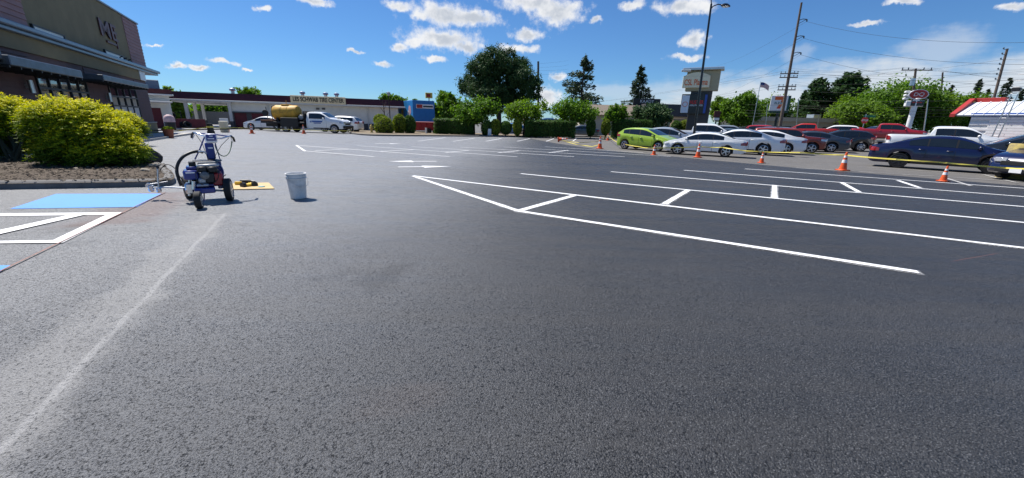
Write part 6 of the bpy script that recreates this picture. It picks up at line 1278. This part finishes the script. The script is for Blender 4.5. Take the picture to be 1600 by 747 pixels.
text_obj('lettering', 'HOLLYWOOD', .25, face_matrix((X(1082.2), -.243, Z(164.8)), (1, 0, 0), (0, 0, 1)), M_white, py, .008, bold=.006, width=(X(1094) - X(1070)) * .85)
# corner store sign
t, Z, k_ = pylon('store_sign', 'white pole sign with big orange seven over a green word', 1208, 66, 176, .2, M_sblack, R_(-30)); x0 = -12 * k_; x1 = 12 * k_
bxp('cabinet', x0, x1, -.3, .3, Z(173), Z(149), M_white, t, .04); bxp('green_frame', x0 - .02, x1 + .02, -.32, .32, Z(176), Z(172.9), mat('store_green', (.01, .07, .05), .5), t, .03); bxp('green_side', x1 - .3, x1 + .03, -.318, -.295, Z(172.5), Z(149.5), MATS['store_green'], t)
mb = MB(); zt_, h_ = Z(151), Z(151) - Z(169.5); w_ = 13 * k_
sev = [(-.5, 0), (.5, 0), (.5, -.22), (.12, -1.0), (-.2, -1.0), (.16, -.27), (-.5, -.27)]
mb.prism([(a * w_ - .05, -.315, zt_ + b * h_) for a, b in sev], (0, -.02, 0)); mb.build('numeral', M_org, t)
mb = MB(); mb.box((-.05, -.345, zt_ - h_ * .55), (w_ * 1.08, .02, h_ * .2)); mb.build('word_band', M_white, t); text_obj('lettering', 'ELEVEn', h_ * .26, face_matrix((-.05, -.36, zt_ - h_ * .55), (1, 0, 0), (0, 0, 1)), MATS['store_green'], t, .005, bold=.008, width=w_ * .95)
mb = MB(); mb.box((-.02, -.34, zt_ - h_ * .95), (w_ * .25, .02, h_ * .12)); mb.build('red_foot', MATS['sign_red'], t)
# drive-in sign
t, Z, k_ = pylon('drive_in_sign', 'leaning white pole with red DQ sign and dark reader board', 1413, 55, 150, .3, M_white, R_(-30)); cz = Z(147.5)
def lips(sc, y): return [(sc * 1.5 * math.copysign(abs(math.cos(a)) ** .8, math.cos(a)), y, cz + sc * .85 * math.sin(a) - .1 * sc * math.cos(2 * a) * (1 if math.sin(a) > 0 else 0)) for a in np.linspace(0, 2 * math.pi, 28, endpoint=False)]
mb = MB(); mb.prism(lips(.66, -.3), (0, .6, 0)); mb.build('sign_body', M_white, t, 30); mb = MB(); mb.prism(lips(.59, -.32), (0, .018, 0)); mb.build('red_face', M_redt, t); text_obj('lettering', 'DQ', .62, face_matrix((0, -.33, cz), (1, 0, 0), (0, 0, 1)), M_white, t, .006, shear=.1, width=1.0)
for j in range(3): bxp('sign_back_shelf', -1.3, -.8, -.1, .6, cz - .6 + j * .42, cz - .34 + j * .42, M_white, t, .06)
bxp('reader_cabinet', -1.0, .8, -.25, .5, Z(166), Z(157), M_white, t, .06); bxp('reader_board', -.5, .78, -.28, -.251, Z(165.3), Z(157.6), M_sblack, t); [bxp('reader_text', -.4 + .35 * j, -.15 + .35 * j, -.295, -.281, Z(160.7), Z(159.2), MATS['sign_red'], t) for j in range(3)]
# stop sign and street name
q = on(1347, 50); t = thing('stop_sign', 'red stop sign with green street name blade above', 'sign', (q.x, 50, q.z), R_(-10)); z_ = lambda y: atD(1341, y, 50).z - q.z
mb = MB(); mb.tube([(-.3, 0, 0), (-.3, 0, z_(178))], .04, 6); mb.build('post', M_steel, t); mb = MB(); mb.lathe([(.38, -.01), (.38, .01)], 8, Matrix.Translation((-.3, -.06, z_(188))) @ Matrix.Rotation(R_(90), 4, 'X') @ Matrix.Rotation(R_(22.5), 4, 'Z')); mb.build('octagon', MATS['sign_red'], t); text_obj('lettering', 'STOP', .28, face_matrix((-.3, -.085, z_(188)), (1, 0, 0), (0, 0, 1)), M_white, t, .004, bold=.01); bxp('name_blade', -.5, .75, -.02, .02, z_(183), z_(180), mat('street_green', (.01, .16, .09), .5), t, .01)
# flag
q = on(1173, 72); t = thing('flagpole', 'thin flagpole flying a striped flag', 'flagpole', (q.x, 72, q.z)); z_ = lambda y: atD(1179, y, 72).z - q.z; lean = .0
mb = MB(); mb.tube([(0, 0, 0), (0, 0, z_(127))], [.07, .04], 8); mb.build('pole', M_steel, t, 40)
fw, fh = 1.6, .8; mb = MB(); nx_, nz_ = 14, 13; v = []
for j in range(nz_ + 1):
    for i in range(nx_ + 1):
        u_ = i / nx_; v.append((.06 + u_ * fw, .16 * math.sin(u_ * 7) * u_, z_(128.5) - fh * j / nz_ - u_ * u_ * .55 + .05 * math.sin(u_ * 6)))
for j in range(nz_):
    for i in range(nx_): mb.f.append((j * (nx_ + 1) + i, j * (nx_ + 1) + i + 1, (j + 1) * (nx_ + 1) + i + 1, (j + 1) * (nx_ + 1) + i)); mb.mi.append(2 if (i < 6 and j < 7) else (0 if j % 2 == 0 else 1))
mb.v = v; mb.build('flag', [mat('flag_red', (.42, .03, .04), .7), mat('flag_white', (.75, .74, .72), .7), mat('flag_blue', (.03, .05, .18), .7)], t, 60)

# ------------------------------------------------------------------ poles and wires
M_wire = mat('wire', (.03, .03, .032), .6, var=0); M_ins = mat('insulator', (.08, .11, .13), .35, .2)
def pole3(name, label, top_px, bot_px, D, r0, r1, m, cat='utility pole', group='poles against the sky'):
    b = on(bot_px, D); tp = atD(top_px[0], top_px[1], D); t = thing(name, label, cat, b, 0, group); tl = tp - b
    mb = MB(); mb.tube([(0, 0, -.3), tl * .5, tl], [r0, (r0 + r1) / 2, r1], 10); mb.build('pole', m, t, 40); return t, tl, b
def along(tl, y0, y1, y): return tl * ((y1 - y) / (y1 - y0))
def wire(t, a, b, sag, r=.02, n=14):
    mb = MB(); mb.tube([a.lerp(b, i / n) - Vector((0, 0, sag * 4 * (i / n) * (1 - i / n))) for i in range(n + 1)], r * .6, 4); mb.build('wire', M_wire, t)
t, tl, b = pole3('power_pole', 'tall leaning power pole with three bracket insulators and two crossarm pairs', (1252.5, 4), 1216, 58, .24, .12, M_wood)
yb = 199.0
armd = Vector((.93, -.36, 0))
for y in (28, 51, 74):
    p = along(tl, 4, yb, y); e = p + Vector((1.0, -.15, .12)); mb = MB(); mb.tube([p, p + Vector((.5, -.07, .16)), e], .05, 6); mb.tube([p - Vector((0, 0, .45)), e - Vector((.1, 0, .02))], .035, 6); mb.build('bracket', M_ins, t); mb = MB(); mb.lathe([(.05, 0), (.11, .03), (.06, .08), (.11, .12), (.06, .17), (.11, .21), (.05, .25)], 8, Matrix.Translation(e - Vector((0, 0, .26)))); mb.build('insulator', M_ins, t)
    wire(t, e - Vector((0, 0, .27)), atD(1650, 28 + (y - 4) * 1.55, 40) - b, .9, .022); wire(t, e - Vector((0, 0, .27)), atD(1120, y + 75, 150) - b, .8, .022)
for y in (103, 108.5, 122, 127):
    p = along(tl, 4, yb, y); mb = MB(); a_ = p - armd * 1.15; c_ = p + armd * 1.0; mb.bevbox((a_ + c_) / 2 + Vector((0, -.14, 0)), ((c_ - a_).length, .1, .13), .01, Matrix.Rotation(math.atan2(armd.y, armd.x), 3, 'Z')); ca = mb.build('crossarm', M_wood, t)
    for s_ in (-1.05, -.55, .5, .9):
        pp = p + armd * s_ + Vector((0, -.14, .06)); mb = MB(); mb.lathe([(.03, 0), (.03, .1), (.07, .12), (.06, .2), (.02, .24)], 7, Matrix.Translation(pp)); mb.build('insulator', M_ins, ca)
        if y in (103, 122) and s_ in (-1.05, .9): wire(t, pp + Vector((0, 0, .2)), atD(1660, y + 12 + 8 * s_, 46) - b, .7, .016); wire(t, pp + Vector((0, 0, .2)), atD(860, y + 62, 190) - b, .9, .02)
for y in (150, 159, 163, 168): wire(t, along(tl, 4, yb, y), atD(1660, y + (3 if y > 150 else -8), 50) - b, .5, .016); wire(t, along(tl, 4, yb, y), atD(1050, y + 4, 150) - b, .5, .02)
t, tl, b = pole3('bare_pole', 'straight bare wooden pole right of the big pine', (841, 96), 841, 64, .19, .15, M_wood)
for j in range(9): p = tl * (1 - .008 - j * .028); mb = MB(); mb.tube([p + Vector((-.17, -.05, 0)), p + Vector((.17, -.05, 0))], .02, 4); mb.build('rung', M_steel, t)
for j, y in enumerate((99, 104, 108, 113)): wire(t, along(tl, 96, 195, y), atD(889, y - 5 + j * 2.5, 95) - b, .1, .012)
t, tl, b = pole3('light_pole', 'tall dark parking lot light pole with curved arm in front of the pylon sign', (1111.5, 6), 1081, 25.5, .085, .055, M_sblack, 'light pole')
mb = MB(); p = tl; pts = [p + Vector((0, 0, -.3)), p + Vector((.12, 0, -.12)), p + Vector((.38, -.02, -.02)), p + Vector((.62, -.03, -.06))]; mb.tube(pts, .03, 8); mb.tube([p, p + Vector((-.06, 0, .25)), p + Vector((-.2, 0, .4))], .03, 8); mb.build('arm', M_sblack, t, 60)
mb = MB(); mb.lathe([(.03, .1), (.1, .09), (.19, .02), (.2, -.03), (.15, -.05), (.02, -.055)], 16, Matrix.Translation(p + Vector((.82, -.03, -.08))) @ Matrix.Rotation(R_(8), 4, 'Y') @ Matrix.Diagonal((1.35, 1, 1, 1))); lh = mb.build('lamp_head', M_sblack, t, 40)
mb = MB(); mb.lathe([(.17, -.06), (.12, -.1), (.02, -.115)], 14, Matrix.Translation(p + Vector((.83, -.03, -.07))) @ Matrix.Diagonal((1.3, 1, 1, 1))); mb.build('lens', M_head, lh, 40)
bxp('base', -.2, .2, -.2, .2, 0, .25, M_conc, t, .02)
t, tl, b = pole3('utility_pole', 'utility pole with transformer and crossarm behind the drive-in sign', (1431, 107), 1419, 66, .22, .14, M_wood)
p = tl * .975; mb = MB(); mb.box(p + Vector((0, -.2, 0)), (4.2, .12, .14), Matrix.Rotation(R_(-8), 3, 'Z')); ca = mb.build('crossarm', M_wood, t)
for s_ in (-2, -1.2, .9, 1.9): mb = MB(); mb.lathe([(.05, 0), (.08, .12), (.06, .3), (.02, .34)], 7, Matrix.Translation(p + Vector((s_, -.2 - s_ * .14, .06)))); mb.build('insulator', M_ins, ca); wire(t, p + Vector((s_, -.2 - s_ * .14, .35)), atD(1680, 118 + 4 * s_, 60) - b, .6, .016); wire(t, p + Vector((s_, -.2 - s_ * .14, .35)), atD(1228, 92 + 4 * s_ + 22, 62) - b, .5, .016)
mb = MB(); mb.tube([p * .83 + Vector((-.5, -.2, -.5)), p * .83 + Vector((-.5, -.2, .55))], .3, 12); mb.build('transformer', M_steel, t, 40)
for s_ in (-1.9, 1.9): wire(t, p + Vector((s_, -.2, .05)), p * .72, .1, .02, 5)
for y in (148, 157, 160): wire(t, along(tl, 107, 200, y), atD(1700, y + 2, 55) - b, .3, .016); wire(t, along(tl, 107, 200, y), atD(1200, y + 2, 90) - b, .6, .016)
t, tl, b = pole3('street_light', 'thin grey street light leaning left of the red gable', (1450, 155), 1441, 46, .07, .05, M_steel, 'light pole'); mb = MB(); mb.tube([tl, tl + Vector((-.5, 0, .05)), tl + Vector((-.95, 0, .02))], .03, 6); mb.build('arm', M_steel, t); mb = MB(); mb.bevbox(tl + Vector((-1.05, 0, .02)), (.5, .24, .12), .04); mb.build('lamp_head', M_white, t, 40)
t, tl, b = pole3('utility_pole', 'far leaning pole above the red gable', (1473, 113), 1466, 95, .2, .15, M_wood)
t, tl, b = pole3('lattice_pole', 'leaning pole with side pins behind the ribbed metal roof', (1574, 76), 1533, 40, .12, .09, M_wood)
for j in range(7): p = tl * (1 - .01 - j * .05); mb = MB(); mb.tube([p, p + Vector((-.38, -.02, .03))], .025, 5); mb.lathe([(.02, 0), (.06, .04), (.06, .12), (.02, .15)], 7, Matrix.Translation(p + Vector((-.38, -.02, .03)))); mb.build('side_pin', M_ins, t)
for y in (88, 100, 112): wire(t, along(tl, 76, 190, y), atD(1240, y + 28, 80) - b, .8, .014); wire(t, along(tl, 76, 190, y), atD(1700, y - 4, 35) - b, .2, .014)
for (x, yt, xb_, D, lb) in ((1248, 154, 1243, 74, 'thin grey pole right of the power pole'), (1279, 180, 1277, 76, 'short pale post in front of the tan building'), (1199, 163, 1195, 74, 'thin street pole left of the corner store sign')):
    t, tl, b = pole3('street_pole', lb, (x, yt), xb_, D, .1, .07, M_steel, 'pole')
q = on(1115, 62); t = thing('reader_sign', 'small dark roadside reader sign right of the pylon', 'sign', (q.x, 62, q.z)); z_ = lambda y: atD(1115, y, 62).z - q.z; mb = MB(); mb.tube([(0, 0, 0), (0, 0, z_(182))], .1, 6); mb.build('post', M_sblack, t); bxp('upper_panel', -.45, .45, -.1, .1, z_(183), z_(173.5), M_mansard, t, .02); bxp('lower_panel', -.4, .4, -.1, .1, z_(188), z_(184), M_white, t, .02)
# yellow base with dark pole at the right edge
q = at(1596, 283); q2 = q + Vector((.85, .9, 0)); t = thing('yellow_pole_base', 'yellow concrete base with dark pole at the right edge', 'light pole', (q2.x, q2.y, g(q2.x, q2.y)))
mb = MB(); mb.lathe([(.42, 0), (.42, .05), (.36, 1.1), (.33, 1.14), (.02, 1.14)], 24); mb.build('base', mat('worn_yellow', (.38, .29, .07), .85, var=.35, scale=5, dirt=(.22, .18, .1)), t, 40); mb = MB(); mb.lathe([(.11, 1.14), (.11, 1.2), (.09, 1.22), (.075, 6)], 14); mb.build('pole', M_sblack, t, 40)
